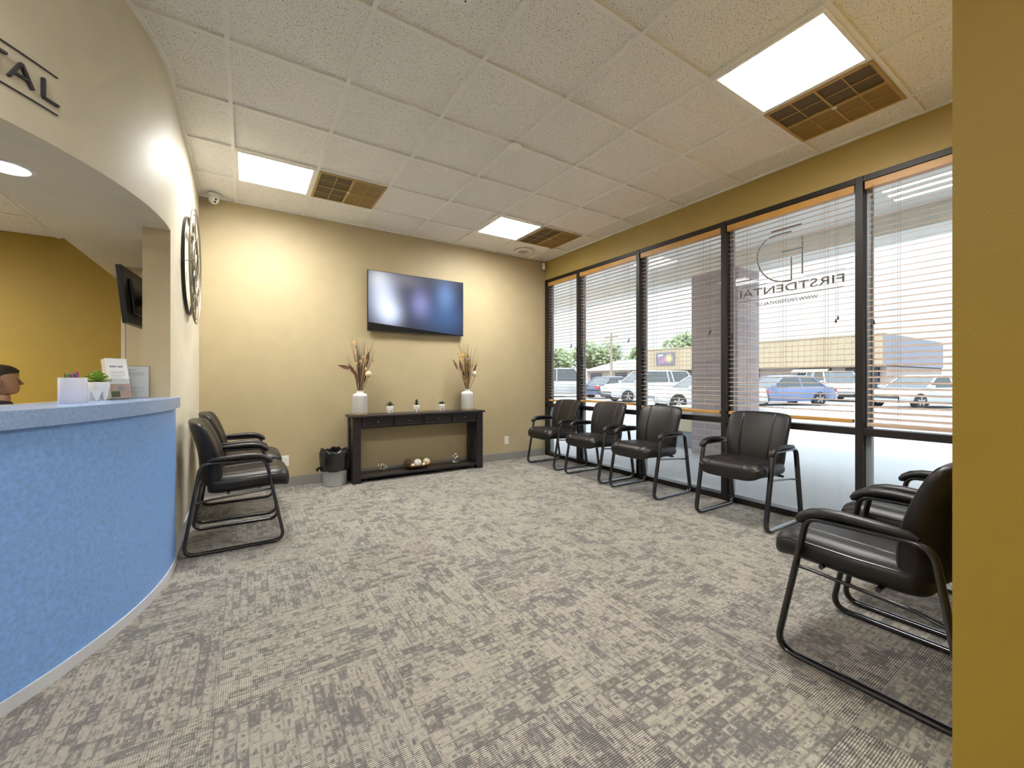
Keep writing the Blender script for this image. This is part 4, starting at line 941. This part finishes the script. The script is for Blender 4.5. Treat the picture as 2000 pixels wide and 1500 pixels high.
# ------------------------------------------------------------------ things on the counter
ZC = 1.055
cp = tag(MB().lathe([(0.046, 0.0), (0.048, 0.002), (0.048, 0.114), (0.047, 0.1165), (0.0450, 0.1165), (0.0450, 0.006), (0.002, 0.005)], 56).build('pen_cup', CUPW, loc=(-0.668, 2.690, ZC)), 'white round cup holding pens on the blue counter', 'cup')
R = random.Random(12)
PENS = [(-0.045, 0.012, -0.30, PENG, 'green pen leaning out at the left rim of the cup'), (-0.030, -0.02, -0.26, PENG, 'green pen with a bright clip, second from the left in the cup'),
        (-0.006, 0.01, 0.06, PENB, 'blue pen standing near the middle of the cup'), (0.008, -0.012, -0.22, PENR, 'red pen leaning left in the middle of the cup'),
        (0.026, 0.012, 0.08, PENG, 'green pen right of the middle red pen'), (0.038, -0.008, 0.12, PENB, 'dark blue pen beside the tallest red pen'), (0.050, 0.0, 0.05, PENR, 'tallest red pen at the right rim of the cup')]
cw = Vector((0.841, -0.541))                       # direction running to the right as seen from the room
for k, (u, dpt, tilt, mt, lb) in enumerate(PENS):
    u *= 0.72
    base = Vector((-0.668, 2.690, ZC + 0.010)); 
    top = base + Vector((cw.x * u - cw.y * dpt * -1 * 0, cw.y * u, 0)) + Vector((0.541 * dpt, 0.841 * dpt, 0))
    d_ = Vector((cw.x * tilt * 0.35, cw.y * tilt * 0.35, 1.0)).normalized()
    foot = Vector((-0.668, 2.690, ZC + 0.010)) + (top - base) * 0.55 - Vector((d_.x, d_.y, 0)) * 0.03
    Lp = 0.128 + (0.012 if k == 6 else 0.0) + R.uniform(-0.003, 0.003)
    t = thing('pen', lb, 'pen', foot, 0, 'pens in the white cup')
    q = d_.to_track_quat('Z', 'Y').to_matrix().to_4x4()
    MB().lathe([(0.0012, 0.0), (0.0042, 0.012), (0.0046, Lp - 0.02), (0.0050, Lp - 0.02), (0.0045, Lp - 0.004), (0.001, Lp - 0.003)], 12, M=q).build('barrel', mt, t)
    MB().lathe([(0.0022, Lp - 0.004), (0.0022, Lp + 0.004), (0.0008, Lp + 0.005)], 10, M=q).box((0.0048, -0.0015, Lp - 0.040), (0.0062, 0.0015, Lp - 0.004), q).build('clip_and_button', CHROME, t)
tooth_plant('large_tooth_planter', 'larger white tooth pot with a lime green succulent on the counter', (-0.640, 2.94, ZC), 0.041, 0.096, LEAFL, [(0, 0, -0.004, 0.062, 0.09, 44, 0.28), (0, 0, 0.024, 0.040, 0.06, 22, 0.28)], 8, 'planter on the counter', 0.9).__delitem__('group')
# brochure holder
bh = thing('brochure_holder', 'clear slanted holder full of leaflets on the counter', 'brochure holder', (-0.565, 3.02, ZC), radians(42))
tiltM = Matrix.Rotation(radians(-12), 4, 'X')
MB().box((-0.052, -0.030, 0.0), (0.052, 0.045, 0.004)).box((-0.052, -0.012, 0.003), (0.052, -0.009, 0.11), tiltM).box((-0.052, 0.034, 0.003), (0.052, 0.037, 0.18), tiltM).box((-0.054, -0.012, 0.003), (-0.051, 0.037, 0.08), tiltM).box((0.051, -0.012, 0.003), (0.054, 0.037, 0.08), tiltM).build('acrylic_body', ACRYL, bh)
Mb = Matrix.Translation((-0.565, 3.02, ZC)) @ Matrix.Rotation(radians(42), 4, 'Z') @ tiltM
for k in range(7):
    y = -0.005 + k * 0.0052
    t = thing('leaflet', 'front leaflet with a rose and green picture in the slanted holder' if k == 0 else 'cream leaflet stacked behind the front one in the slanted holder', 'leaflet', (-0.565, 3.02, ZC), radians(42), 'leaflets in the slanted holder')
    MB().box((-0.048, y, 0.008), (0.048, y + 0.0036, 0.226 - (0.002 * (k % 2))), tiltM).build('sheet', PAPER if k == 0 else PAPERC, t)
    if k == 0:
        MB().box((-0.046, y - 0.0006, 0.010), (0.046, y, 0.085), tiltM).build('picture', PRINTP, t)
        MB().lathe([(0.016, 0.0), (0.016, 0.0006), (0.001, 0.0006)], 24, M=tiltM @ Matrix.Translation((0.004, y - 0.0006, 0.060)) @ Matrix.Rotation(pi / 2, 4, 'X')).build('pale_oval', PRINT, t)
        MB().box((-0.044, y - 0.0010, 0.012), (-0.004, y - 0.0004, 0.045), tiltM).build('dark_patch', PRINTG, t)
        o = MB()
        for xa, xb in ((-0.034, -0.004), (0.002, 0.026)): o.box((xa, y - 0.0006, 0.176), (xb, y, 0.186), tiltM)
        for zz in (0.150, 0.142, 0.130, 0.122, 0.112): o.box((-0.034, y - 0.0006, zz), (0.030 - (0.01 if zz == 0.122 else 0), y, zz + 0.0020), tiltM)
        o.build('printed_lines', PRINT, t)
# upright sign holder with notice
sh = thing('sign_holder', 'clear upright acrylic sign holder near the end of the counter', 'sign holder', (-0.548, 3.185, ZC), radians(12))
MB().box((-0.076, -0.004, 0.003), (0.076, -0.002, 0.188)).box((-0.076, 0.002, 0.003), (0.076, 0.004, 0.188)).box((-0.076, -0.035, 0.0), (0.076, 0.045, 0.003)).box((-0.078, -0.004, 0.003), (-0.0755, 0.004, 0.188)).box((0.0755, -0.004, 0.003), (0.078, 0.004, 0.188)).build('acrylic_body', ACRYL, sh)
nt_ = thing('printed_notice', 'white printed notice standing in the upright acrylic holder', 'notice', (-0.548, 3.185, ZC), radians(12))
MB().box((-0.070, -0.0010, 0.005), (0.070, 0.0008, 0.184)).build('sheet', PAPER, nt_)
o = MB()
for zz, ww in ((0.148, 0.046), (0.142, 0.052), (0.136, 0.050), (0.130, 0.042), (0.062, 0.05), (0.055, 0.045), (0.040, 0.05), (0.033, 0.045), (0.02, 0.02)): o.box((-ww, -0.0016, zz), (ww, -0.0010, zz + 0.0016))
o.box((-0.006, -0.0016, 0.162), (0.014, -0.0010, 0.165)); o.lathe([(0.004, 0.0), (0.004, 0.0005), (0.001, 0.0005)], 12, M=Matrix.Translation((-0.012, -0.001, 0.1635)) @ Matrix.Rotation(pi / 2, 4, 'X'))
o.build('printed_lines', PRINT, nt_)

# ------------------------------------------------------------------ person at the desk
def skin_obj(name, joints, edges, mt, parent, root=0, sub=2):
    me = bpy.data.meshes.new(name); me.from_pydata([j[0] for j in joints], edges, []); me.materials.append(mt)
    o = bpy.data.objects.new(name, me); COL.objects.link(o)
    sk = o.modifiers.new('skin', 'SKIN'); sk.use_smooth_shade = True
    for v, j in zip(me.skin_vertices[0].data, joints): v.radius = j[1] if isinstance(j[1], tuple) else (j[1], j[1]); v.use_root = False
    me.skin_vertices[0].data[root].use_root = True
    ss = o.modifiers.new('sub', 'SUBSURF'); ss.levels = sub; ss.render_levels = sub
    bpy.context.view_layer.update()
    ev = bpy.data.meshes.new_from_object(o.evaluated_get(bpy.context.evaluated_depsgraph_get()))
    for p in ev.polygons: p.use_smooth = True
    o.modifiers.clear(); old = o.data; o.data = ev; bpy.data.meshes.remove(old)
    ev.name = name
    if not ev.materials: ev.materials.append(mt)
    if parent: o.parent = parent
    return o
# local frame: forward +Y, up Z, seat height 0.46, floor z=0
pr_loc = (-1.490, 4.515, 0)
pr_rz = math.atan2(0.31, 0.95) - pi / 2
arms = lambda sx: [((0.155 * sx, -0.02, 0.985), 0.052), ((0.195 * sx, 0.02, 0.84), 0.043), ((0.21 * sx, 0.05, 0.73), 0.038), ((0.17 * sx, 0.17, 0.655), 0.032), ((0.12 * sx, 0.27, 0.625), 0.024)]
legs = lambda sx: [((0.09 * sx, 0.03, 0.54), 0.085), ((0.10 * sx, 0.25, 0.535), 0.078), ((0.105 * sx, 0.43, 0.525), 0.060), ((0.105 * sx, 0.44, 0.30), 0.052), ((0.105 * sx, 0.42, 0.10), 0.036), ((0.11 * sx, 0.50, 0.045), (0.035, 0.03)), ((0.115 * sx, 0.57, 0.035), (0.03, 0.022))]
J = [((0, 0, 0.55), (0.15, 0.11)), ((0, -0.01, 0.70), (0.125, 0.095)), ((0, -0.015, 0.85), (0.145, 0.10)), ((0, -0.015, 0.97), (0.13, 0.085)), ((0, -0.005, 1.03), 0.060), ((0, 0.005, 1.09), 0.048), ((0, 0.012, 1.13), 0.047)]
E = [(0, 1), (1, 2), (2, 3), (3, 4), (4, 5), (5, 6)]
for sx in (-1, 1):
    k = len(J); J += arms(sx); E += [(3, k)] + [(k + i, k + i + 1) for i in range(4)]
    # palm and five fingers
    b = k + 4; hx = 0.12 * sx
    J.append(((hx - 0.03 * sx, 0.32, 0.615), (0.030, 0.014))); pm = len(J) - 1; E.append((b, pm))
    k = len(J); J += legs(sx); E += [(0, k)] + [(k + i, k + i + 1) for i in range(6)]
person = skin_obj('person', J, E, SKIN, None)
person.scale = (0.94, 0.94, 0.94); person.location = pr_loc; person.rotation_euler = (0, 0, pr_rz)
tag(person, 'seated person with dark hair and black top, in profile behind the counter', 'person')
# head and fingers are added into the same body mesh
hb = bmesh.new(); hb.from_mesh(person.data)
hm = MB(); lp = []; n = 28
# (z, half width, front y, back y)
HP = [(1.115, 0.030, 0.045, -0.045), (1.128, 0.040, 0.080, -0.055), (1.140, 0.047, 0.090, -0.066), (1.160, 0.055, 0.092, -0.080), (1.178, 0.060, 0.093, -0.088), (1.200, 0.066, 0.092, -0.096), (1.222, 0.071, 0.089, -0.102), (1.245, 0.074, 0.092, -0.105), (1.270, 0.075, 0.094, -0.104), (1.295, 0.072, 0.088, -0.097), (1.315, 0.062, 0.072, -0.082), (1.330, 0.044, 0.046, -0.058), (1.338, 0.012, 0.012, -0.02)]
for z, hw_, fy, by in HP:
    cy_ = (fy + by) / 2; hy_ = (fy - by) / 2
    lp.append([(hw_ * sin(2 * pi * i / n) * (abs(sin(2 * pi * i / n)) ** -0.15 if abs(sin(2 * pi * i / n)) > 0.05 else 1), cy_ + hy_ * cos(2 * pi * i / n), z) for i in range(n)])
hm.loft(lp)
hm.loft([[(x, y, z) for x, y, z in ((-0.008, 0.088, 1.236), (0.008, 0.088, 1.236), (0, 0.094, 1.240))], [(-0.011, 0.088, 1.215), (0.011, 0.088, 1.215), (0, 0.108, 1.216)], [(-0.015, 0.088, 1.200), (0.015, 0.088, 1.200), (0, 0.118, 1.201)], [(-0.010, 0.088, 1.190), (0.010, 0.088, 1.190), (0, 0.100, 1.191)]])
for zz, rr_ in ((1.1735, 0.0065), (1.1625, 0.0075)): hm.ball((0, 0.092, zz), rr_, 14, 8, (3.0, 1.0, 0.8))
for sx in (-1, 1):
    hm.ball((0.074 * sx, -0.010, 1.215), 0.030, 14, 8, (0.28, 0.6, 1.0))
    hm.ball((0.030 * sx, 0.083, 1.240), 0.011, 12, 8, (1.3, 0.7, 0.8))
    hx = 0.12 * sx
    for f_ in range(4):
        x = hx - (0.008 + 0.016 * f_) * sx; L_ = (0.060, 0.068, 0.064, 0.052)[f_]
        hm.tube([(x, 0.325, 0.617), (x - 0.002 * sx, 0.345 + L_ * 0.3, 0.616), (x - 0.004 * sx, 0.345 + L_ * 0.75, 0.606), (x - 0.005 * sx, 0.345 + L_, 0.594)], [0.0088, 0.0085, 0.0078, 0.0055], 8)
    hm.tube([(hx + 0.004 * sx * -1, 0.295, 0.622), (hx - 0.056 * sx * 1.0, 0.315, 0.628), (hx - 0.066 * sx, 0.345, 0.622)], [0.012, 0.0098, 0.007], 8)
hvs = [hb.verts.new(v) for v in hm.v]
for f_, s_ in zip(hm.f, hm.sm):
    try:
        q = hb.faces.new([hvs[i] for i in f_]); q.smooth = True
    except ValueError: pass
bmesh.ops.recalc_face_normals(hb, faces=hb.faces); hb.to_mesh(person.data); hb.free()
hr = MB(); lp = []
for z, hw_, fy, by in [(1.165, 0.062, -0.055, -0.105), (1.19, 0.080, 0.012, -0.118), (1.215, 0.086, 0.026, -0.124), (1.245, 0.087, 0.034, -0.126), (1.265, 0.085, 0.045, -0.122), (1.285, 0.083, 0.092, -0.118), (1.305, 0.077, 0.095, -0.108), (1.325, 0.064, 0.078, -0.09), (1.342, 0.045, 0.05, -0.062), (1.352, 0.012, 0.01, -0.02)]:
    cy_ = (fy + by) / 2; hy_ = (fy - by) / 2
    lp.append([(hw_ * sin(2 * pi * i / n), cy_ + hy_ * cos(2 * pi * i / n), z) for i in range(n)])
hr.loft(lp); hr.ball((0, -0.085, 1.16), 0.062, 16, 10, (1, 0.8, 1.3))
hr.build('hair', HAIR, person)
CJ = [((0, 0, 0.56), (0.165, 0.125)), ((0, -0.01, 0.70), (0.142, 0.112)), ((0, -0.015, 0.85), (0.162, 0.118)), ((0, -0.015, 0.965), (0.150, 0.10)), ((0, -0.005, 1.055), 0.078), ((0, 0.0, 1.085), 0.062)]
CE = [(0, 1), (1, 2), (2, 3), (3, 4), (4, 5)]
for sx in (-1, 1):
    k = len(CJ); a_ = arms(sx); CJ += [(a_[0][0], 0.066), (a_[1][0], 0.055), (a_[2][0], 0.049), (a_[3][0], 0.042), (tuple(Vector(a_[3][0]).lerp(Vector(a_[4][0]), 0.6)), 0.036)]; CE += [(3, k)] + [(k + i, k + i + 1) for i in range(4)]
skin_obj('black_top', CJ, CE, CLOTH, person)
TJ = [((0, 0.0, 0.56), (0.165, 0.12))]; TE = []
for sx in (-1, 1):
    k = len(TJ); l_ = legs(sx); TJ += [(l_[i][0], (0.098, 0.090, 0.072, 0.064, 0.055)[i]) for i in range(5)]; TE += [(0, k)] + [(k + i, k + i + 1) for i in range(4)]
skin_obj('black_trousers', TJ, TE, CLOTH, person)
for sx in (-1, 1): MB().ball((0.11 * sx, 0.49, 0.036), 0.05, 16, 10, (0.9, 2.0, 0.72)).build('shoe', BLACKP, person)
oc = thing('office_chair', 'black office chair under the seated person', 'chair', pr_loc, pr_rz)
MB().box((-0.24, -0.22, 0.40), (0.24, 0.25, 0.455)).build('seat', CLOTH, oc, bevel=0.02)
MB().box((-0.22, -0.30, 0.52), (0.22, -0.25, 0.92)).build('backrest', CLOTH, oc, bevel=0.02)
MB().box((-0.03, -0.29, 0.40), (0.03, -0.27, 0.60)).tube([(0, 0, 0.09), (0, 0, 0.40)], 0.028, 12).build('gas_post', BLACKP, oc)
o = MB()
for k in range(5):
    a = 2 * pi * k / 5 + 0.3; o.tube([(0, 0, 0.10), (0.27 * cos(a), 0.27 * sin(a), 0.062)], [0.022, 0.014], 8); o.ball((0.27 * cos(a), 0.27 * sin(a), 0.026), 0.026, 12, 8)
o.build('star_base', BLACKP, oc)

# ------------------------------------------------------------------ outside
ZG = -0.10
struct(MB().box((XR + 0.10, -40, -0.30), (8.2, 70, -0.015)).build('pavement', CONC), 'pale concrete walkway outside the windows')
struct(MB().box((8.2, -60, -0.35), (130, 110, ZG)).build('parking_lot', CONC), 'bright concrete parking lot')
cn = thing('canopy', 'pale stucco canopy over the walkway outside', 'canopy', (5.2, 2.5, 2.72))
MB().box((4.12 - 5.2, -20, 0.30), (6.62 - 5.2, 20, 0.38)).build('canopy_soffit', STUCCO, cn)
MB().box((6.10 - 5.2, -20, 0.08), (6.62 - 5.2, 20, 1.10)).build('canopy_beam', STUCCO, cn)
bp = tag(MB().box((-0.30, -0.37, 0.0), (0.30, 0.37, 2.82)).build('brick_pillar', BRICK, loc=(6.32, 3.66, -0.015)), 'grey brick pillar under the canopy', 'pillar')
t = thing('outdoor_bin', 'cream box-shaped outdoor bin left of the brick pillar', 'bin', (6.62, 4.48, -0.015))
MB().box((-0.24, -0.30, 0.27), (0.24, 0.30, 0.70)).build('body', BEIGE, t, bevel=0.02)
MB().box((-0.20, -0.26, 0.0), (0.20, 0.26, 0.27)).build('shadow_block', MULLSIDE, t)  # grey block painted in for the shadow under the raised box
# shops across the lot
BX = 36.0
sb = thing('shop_building', 'long low shop building with tan metal fascia across the parking lot', 'building', (BX, 19, ZG))
def by(y): return y - 19
MB().box((0.6, by(9.9), 0.0), (14, by(29.4), 4.2)).build('wall', BRICK2, sb)
fs_ = MB().box((0.0, by(9.9), 2.15), (14.1, by(29.6), 4.32))
yy = 9.95
while yy < 29.5: fs_.box((-0.05, by(yy), 2.18), (0.0, by(yy + 0.10), 4.28)); yy += 0.42
fs_.build('metal_fascia', FASCIA, sb)
MB().box((-0.06, by(9.9), 4.30), (14.2, by(29.65), 4.40)).build('roof_edge', mat('roof_edge_metal', (0.45, 0.38, 0.28), 0.6), sb)
MB().box((0.0, by(9.82), 2.2), (14.1, by(9.9), 4.32)).build('side_fascia', FASCIAG, sb)
for ya, yb, z0, z1 in ((24.4, 27.3, 0.25, 2.1), (21.0, 23.2, 0.3, 2.1), (18.2, 20.0, 0.1, 2.1), (13.1, 15.2, 0.1, 2.05), (10.3, 12.1, 0.3, 2.0)):
    f_ = MB().box((0.53, by(ya - 0.06), z0 - 0.06), (0.62, by(yb + 0.06), z1 + 0.06)).build('shop_window', BRONZE, sb)
    MB().box((0.50, by(ya), z0), (0.535, by(yb), z1)).build('pane', DKGLASS, f_)
aw = MB(); n_ = 12
for k in range(n_):
    ya = 13.0 + (15.35 - 13.0) * k / n_; yb = 13.0 + (15.35 - 13.0) * (k + 1) / n_
    aw.add([(0.5, by(ya), 2.12), (0.5, by(yb), 2.12), (-0.35, by(yb), 1.86), (-0.35, by(ya), 1.86), (-0.36, by(ya), 1.78), (-0.36, by((ya + yb) / 2), 1.72), (-0.36, by(yb), 1.78)], [(0, 1, 2, 3), (3, 2, 6, 5, 4)])
aw.build('scalloped_awning', WHITE, sb, recalc=False)
o = MB()
for r_ in (0.55,): o.tube([(0.485, by(14.2) + r_ * cos(2 * pi * i / 28) * (1 if True else 1), 1.05 + 0.36 * sin(2 * pi * i / 28)) for i in range(4, 26)], 0.02, 5)
o.tube([(0.485, by(14.55), 1.25), (0.485, by(14.35), 1.45), (0.485, by(14.2), 1.2), (0.485, by(14.05), 1.4), (0.485, by(13.85), 1.2)], 0.018, 5)
o.build('window_drawing', WHITE, sb)
ss = thing('shop_sign', 'dark sign with pink letters and a yellow sun on the tan fascia', 'sign', (BX - 0.12, 27.0, 3.24))
MB().box((-0.02, -1.1, -0.62), (0.06, 1.1, 0.62)).build('board', SIGNDK, ss)
vs, fs = text_mesh('TAN', 0.95, 0.01); o = MB(); x0 = min(v[0] for v in vs); x1 = max(v[0] for v in vs)
o.add([(-0.03 + v[2], 0.85 - (v[0] - x0) * 1.05 / (x1 - x0), -0.48 + v[1]) for v in vs], fs, False); o.build('pink_letters', SIGNPK, ss, recalc=False)
o = MB().box((-0.035, 0.25, 0.28), (-0.02, 0.85, 0.44)); o.build('small_white_line', WHITE, ss)
o = MB().lathe([(0.28, 0.0), (0.28, 0.02), (0.01, 0.03)], 24, M=Matrix.Translation((-0.02, -0.45, 0.0)) @ Matrix.Rotation(-pi / 2, 4, 'Y'))
for k in range(16):
    a = 2 * pi * k / 16; o.tube([(-0.035, -0.45 + 0.34 * cos(a), 0.34 * sin(a)), (-0.035, -0.45 + 0.52 * cos(a), 0.52 * sin(a))], [0.045, 0.01], 4)
o.build('yellow_sun', SIGNYE, ss)
hs = thing('far_house', 'low house with a grey gabled roof beyond the cars', 'house', (41.0, 36.0, ZG))
MB().box((-4, -3.6, 0), (4, 3.6, 2.4)).build('wall', SHOPWALL, hs)
MB().add([(-4.6, -4.2, 2.3), (4.6, -4.2, 2.3), (4.6, 4.2, 2.3), (-4.6, 4.2, 2.3), (0, -2.0, 3.7), (0, 2.0, 3.7)], [(0, 1, 4), (1, 2, 5, 4), (2, 3, 5), (3, 0, 4, 5), (0, 3, 2, 1)]).build('roof', ROOFG, hs)
MB().box((-4.05, -3, 0.9), (-3.98, -1.2, 2.0)).build('house_window', DKGLASS, hs); MB().box((-4.05, 1.0, 0.9), (-3.98, 3.0, 2.0)).build('house_window', DKGLASS, hs)
up = thing('utility_pole', 'wooden utility pole behind the navy car', 'pole', (33.4, 32.0, ZG))
MB().tube([(0, 0, 0), (0, 0, 6.3)], [0.16, 0.11], 10).build('post', POLEM, up)
MB().box((-0.06, -0.9, 5.75), (0.06, 0.9, 5.88)).build('crossarm', POLEM, up)
for q in (-0.8, 0.8): MB().tube([(0, q, 5.88), (0, q, 6.05)], 0.05, 8).build('insulator', WHITE, up)
def tree(loc, h, r, seed, label):
    R = random.Random(seed); t = thing('leafy_tree', label, 'tree', loc, 0, 'trees beyond the parking lot')
    MB().tube([(0, 0, 0), (0.1, 0, h * 0.35), (0, 0.1, h * 0.7)], [0.25, 0.2, 0.1], 8).build('trunk', BARK, t)
    c = MB(); blobs = []
    for k in range(11):
        a = R.uniform(0, 2 * pi); q = R.uniform(0, r * 0.7); blobs.append((q * cos(a), q * sin(a), h * R.uniform(0.30, 0.82), r * R.uniform(0.35, 0.55)))
    for b_ in blobs:
        for k in range(240):
            v = Vector((R.gauss(0, 1), R.gauss(0, 1), R.gauss(0, 0.9))).normalized() * b_[3] * R.uniform(0.72, 1.05)
            s_ = R.uniform(0.24, 0.46); p = Vector(b_[:3]) + v; a1 = Vector((R.gauss(0, 1), R.gauss(0, 1), R.gauss(0, 1))).normalized(); a2 = a1.orthogonal().normalized()
            c.add([tuple(p - a1 * s_), tuple(p + a2 * s_ * 0.6), tuple(p + a1 * s_), tuple(p - a2 * s_ * 0.6)], [(0, 1, 2, 3)])
    c.build('crown', FOLI, t, recalc=False)
for a in (((37.0, 46.5, ZG), 5.6, 3.3, 1, 'leafy tree seen through the narrow corner window, behind the white van'), ((32.5, 50.5, ZG), 4.6, 2.6, 5, 'lowest leafy tree at the far left in the corner window'), ((47.5, 49.0, ZG), 8.0, 4.0, 2, 'tallest leafy tree, left of the utility pole'),
          ((51.0, 42.5, ZG), 6.3, 3.0, 3, 'leafy tree right of the utility pole, beside the shop building'), ((58.0, 40.0, ZG), 9.0, 3.6, 4, 'leafy tree rising behind the shop building roof')): tree(*a)

def car(name, label, u, d, heading, paint, kind, tail=False):
    """u,d: bearing column and distance worked out from the survey of the lot"""
    k = (u - 1000) / F_PX; x = d * (sin(YAW) + cos(YAW) * k); y = d * (cos(YAW) - sin(YAW) * k)
    t = thing(name, label, 'car', (x, y, ZG), radians(heading), 'parked cars')
    L_, W = (4.7, 1.82) if kind == 'sedan' else (4.85, 1.95)
    hb, hh, hr = (0.92, 0.86, 1.44) if kind == 'sedan' else ((1.10, 1.05, 1.74) if kind == 'suv' else (1.15, 1.05, 2.05))
    def sec(xx, zb, zt, w_):
        return [(xx, -w_ * 0.90, zb), (xx, -w_, zb + 0.15), (xx, -w_, zt - 0.18), (xx, -w_ * 0.93, zt), (xx, w_ * 0.93, zt), (xx, w_, zt - 0.18), (xx, w_, zb + 0.15), (xx, w_ * 0.90, zb)]
    h2 = L_ / 2; w2 = W / 2
    body = [sec(-h2, 0.42, hb - 0.22, w2 * 0.84), sec(-h2 + 0.12, 0.28, hb - 0.03, w2 * 0.93), sec(-h2 + 0.7, 0.22, hb, w2), sec(0, 0.20, hb - 0.02, w2), sec(h2 - 1.45, 0.22, hb - 0.03, w2), sec(h2 - 0.35, 0.26, hh - 0.08, w2 * 0.95), sec(h2 - 0.06, 0.30, hh - 0.24, w2 * 0.86), sec(h2, 0.42, hh - 0.36, w2 * 0.78)]
    MB().loft(body).build('body', paint, t, bevel=0)
    if kind == 'sedan': g0, g1, r0, r1 = -h2 + 0.55, h2 - 1.35, -h2 + 1.25, h2 - 2.15
    else: g0, g1, r0, r1 = -h2 + 0.08, h2 - 1.30, -h2 + 0.38, h2 - 2.0
    def sec2(xx, z, w_): return [(xx, -w_, z), (xx, w_, z)]
    zb = hb - 0.04; wb = w2 * 0.92; wr = w2 * 0.74
    vs = [(g0, -wb, zb), (g1, -wb, zb), (g1, wb, zb), (g0, wb, zb), (r0, -wr, hr - 0.04), (r1, -wr, hr - 0.04), (r1, wr, hr - 0.04), (r0, wr, hr - 0.04)]
    MB().add(vs, [(3, 2, 1, 0), (4, 5, 6, 7), (0, 1, 5, 4), (1, 2, 6, 5), (2, 3, 7, 6), (3, 0, 4, 7)]).build('glasshouse', CARGL, t)
    MB().loft([[(r0 - 0.03, -wr - 0.02, hr - 0.05), (r0 - 0.03, wr + 0.02, hr - 0.05), (r0 + 0.05, wr * 0.9, hr - 0.01), (r0 + 0.05, -wr * 0.9, hr - 0.01)], [(0, -wr - 0.03, hr - 0.05), (0, wr + 0.03, hr - 0.05), (0, wr * 0.85, hr + 0.02), (0, -wr * 0.85, hr + 0.02)], [(r1 + 0.05, -wr - 0.01, hr - 0.06), (r1 + 0.05, wr + 0.01, hr - 0.06), (r1 - 0.03, wr * 0.9, hr - 0.02), (r1 - 0.03, -wr * 0.9, hr - 0.02)]]).build('roof', paint, t)
    p = MB()
    for s in (-1, 1):
        xm = (r0 + r1) / 2 - 0.1
        for (xa, za, xb, zb2) in ((g1, zb, r1, hr - 0.04), (g0, zb, r0, hr - 0.04), (xm, zb, xm + 0.05, hr - 0.04)) + (((g0 + 1.15, zb, r0 + 0.95, hr - 0.04),) if kind != 'sedan' else ()):
            p.tube([(xa, s * (wb + 0.005), za), (xb, s * (wr + 0.012), zb2)], 0.04, 6)
    p.build('pillars', paint, t)
    for wx in (-h2 + 0.95, h2 - 0.90):
        for s in (-1, 1):
            Mw = Matrix.Translation((wx, s * (w2 - 0.10), 0.335)) @ Matrix.Rotation(pi / 2, 4, 'X')
            wh = MB().lathe([(0.20, -0.12), (0.32, -0.115), (0.335, -0.09), (0.335, 0.09), (0.32, 0.115), (0.20, 0.12)], 24, M=Mw).build('wheel', TYRE, t)
            rm = MB().lathe([(0.205, -0.118), (0.205, 0.118)], 20, M=Mw)
            for q in range(5):
                rm.box((-0.03, 0.03, -0.130), (0.03, 0.20, 0.130), Mw @ Matrix.Rotation(2 * pi * q / 5, 4, 'Z'))
            rm.build('rim', RIM, wh)
    for s in (-1, 1):
        MB().box((-h2 - 0.012, s * w2 * 0.50, hb - 0.26), (-h2 + 0.10, s * w2 * 0.88, hb - 0.10)).build('tail_light', REDL, t)
        MB().box((h2 - 0.10, s * w2 * 0.50, hh - 0.34), (h2 - 0.02, s * w2 * 0.86, hh - 0.20)).build('headlight', WHITE, t)
    MB().box((-h2 - 0.03, -w2 * 0.8, 0.30), (-h2 + 0.06, w2 * 0.8, 0.50)).build('bumper', TYRE if kind != 'sedan' else paint, t)
    MB().box((h2 - 0.06, -w2 * 0.74, 0.26), (h2 + 0.02, w2 * 0.74, 0.44)).build('bumper', TYRE if kind != 'sedan' else paint, t)
    for s in (-1, 1): MB().box((g1 - 0.12, s * (w2 + 0.02), hb - 0.05), (g1 + 0.06, s * (w2 + 0.16), hb + 0.09)).build('mirror', paint, t, bevel=0.02)
    return t
car('parked_van', 'tall white van at the far left, seen through the corner window', 1104, 30.0, -22, CARW, 'van')
car('parked_car', 'navy sedan with red tail lights, seen through the second window', 1200, 28.0, 2, CARB, 'sedan')
car('parked_car', 'silver sedan partly hidden behind the navy sedan', 1222, 36.0, 10, CARS, 'sedan')
car('parked_car', 'white sport utility car in the third window, behind the pale car', 1262, 23.5, 156, CARW, 'suv')
car('parked_car', 'large pale silver car partly hidden by the brick pillar', 1372, 17.6, 150, CARW, 'sedan')
car('parked_car', 'bright blue sedan right of the brick pillar', 1520, 20.5, 152, CARC, 'sedan')
car('parked_car', 'white sport utility car behind the blue sedan, under the lettered window', 1630, 25.0, -140, CARW, 'suv')
car('parked_car', 'silver car seen through the slats of the rightmost window', 1800, 18.5, 160, CARS, 'sedan')
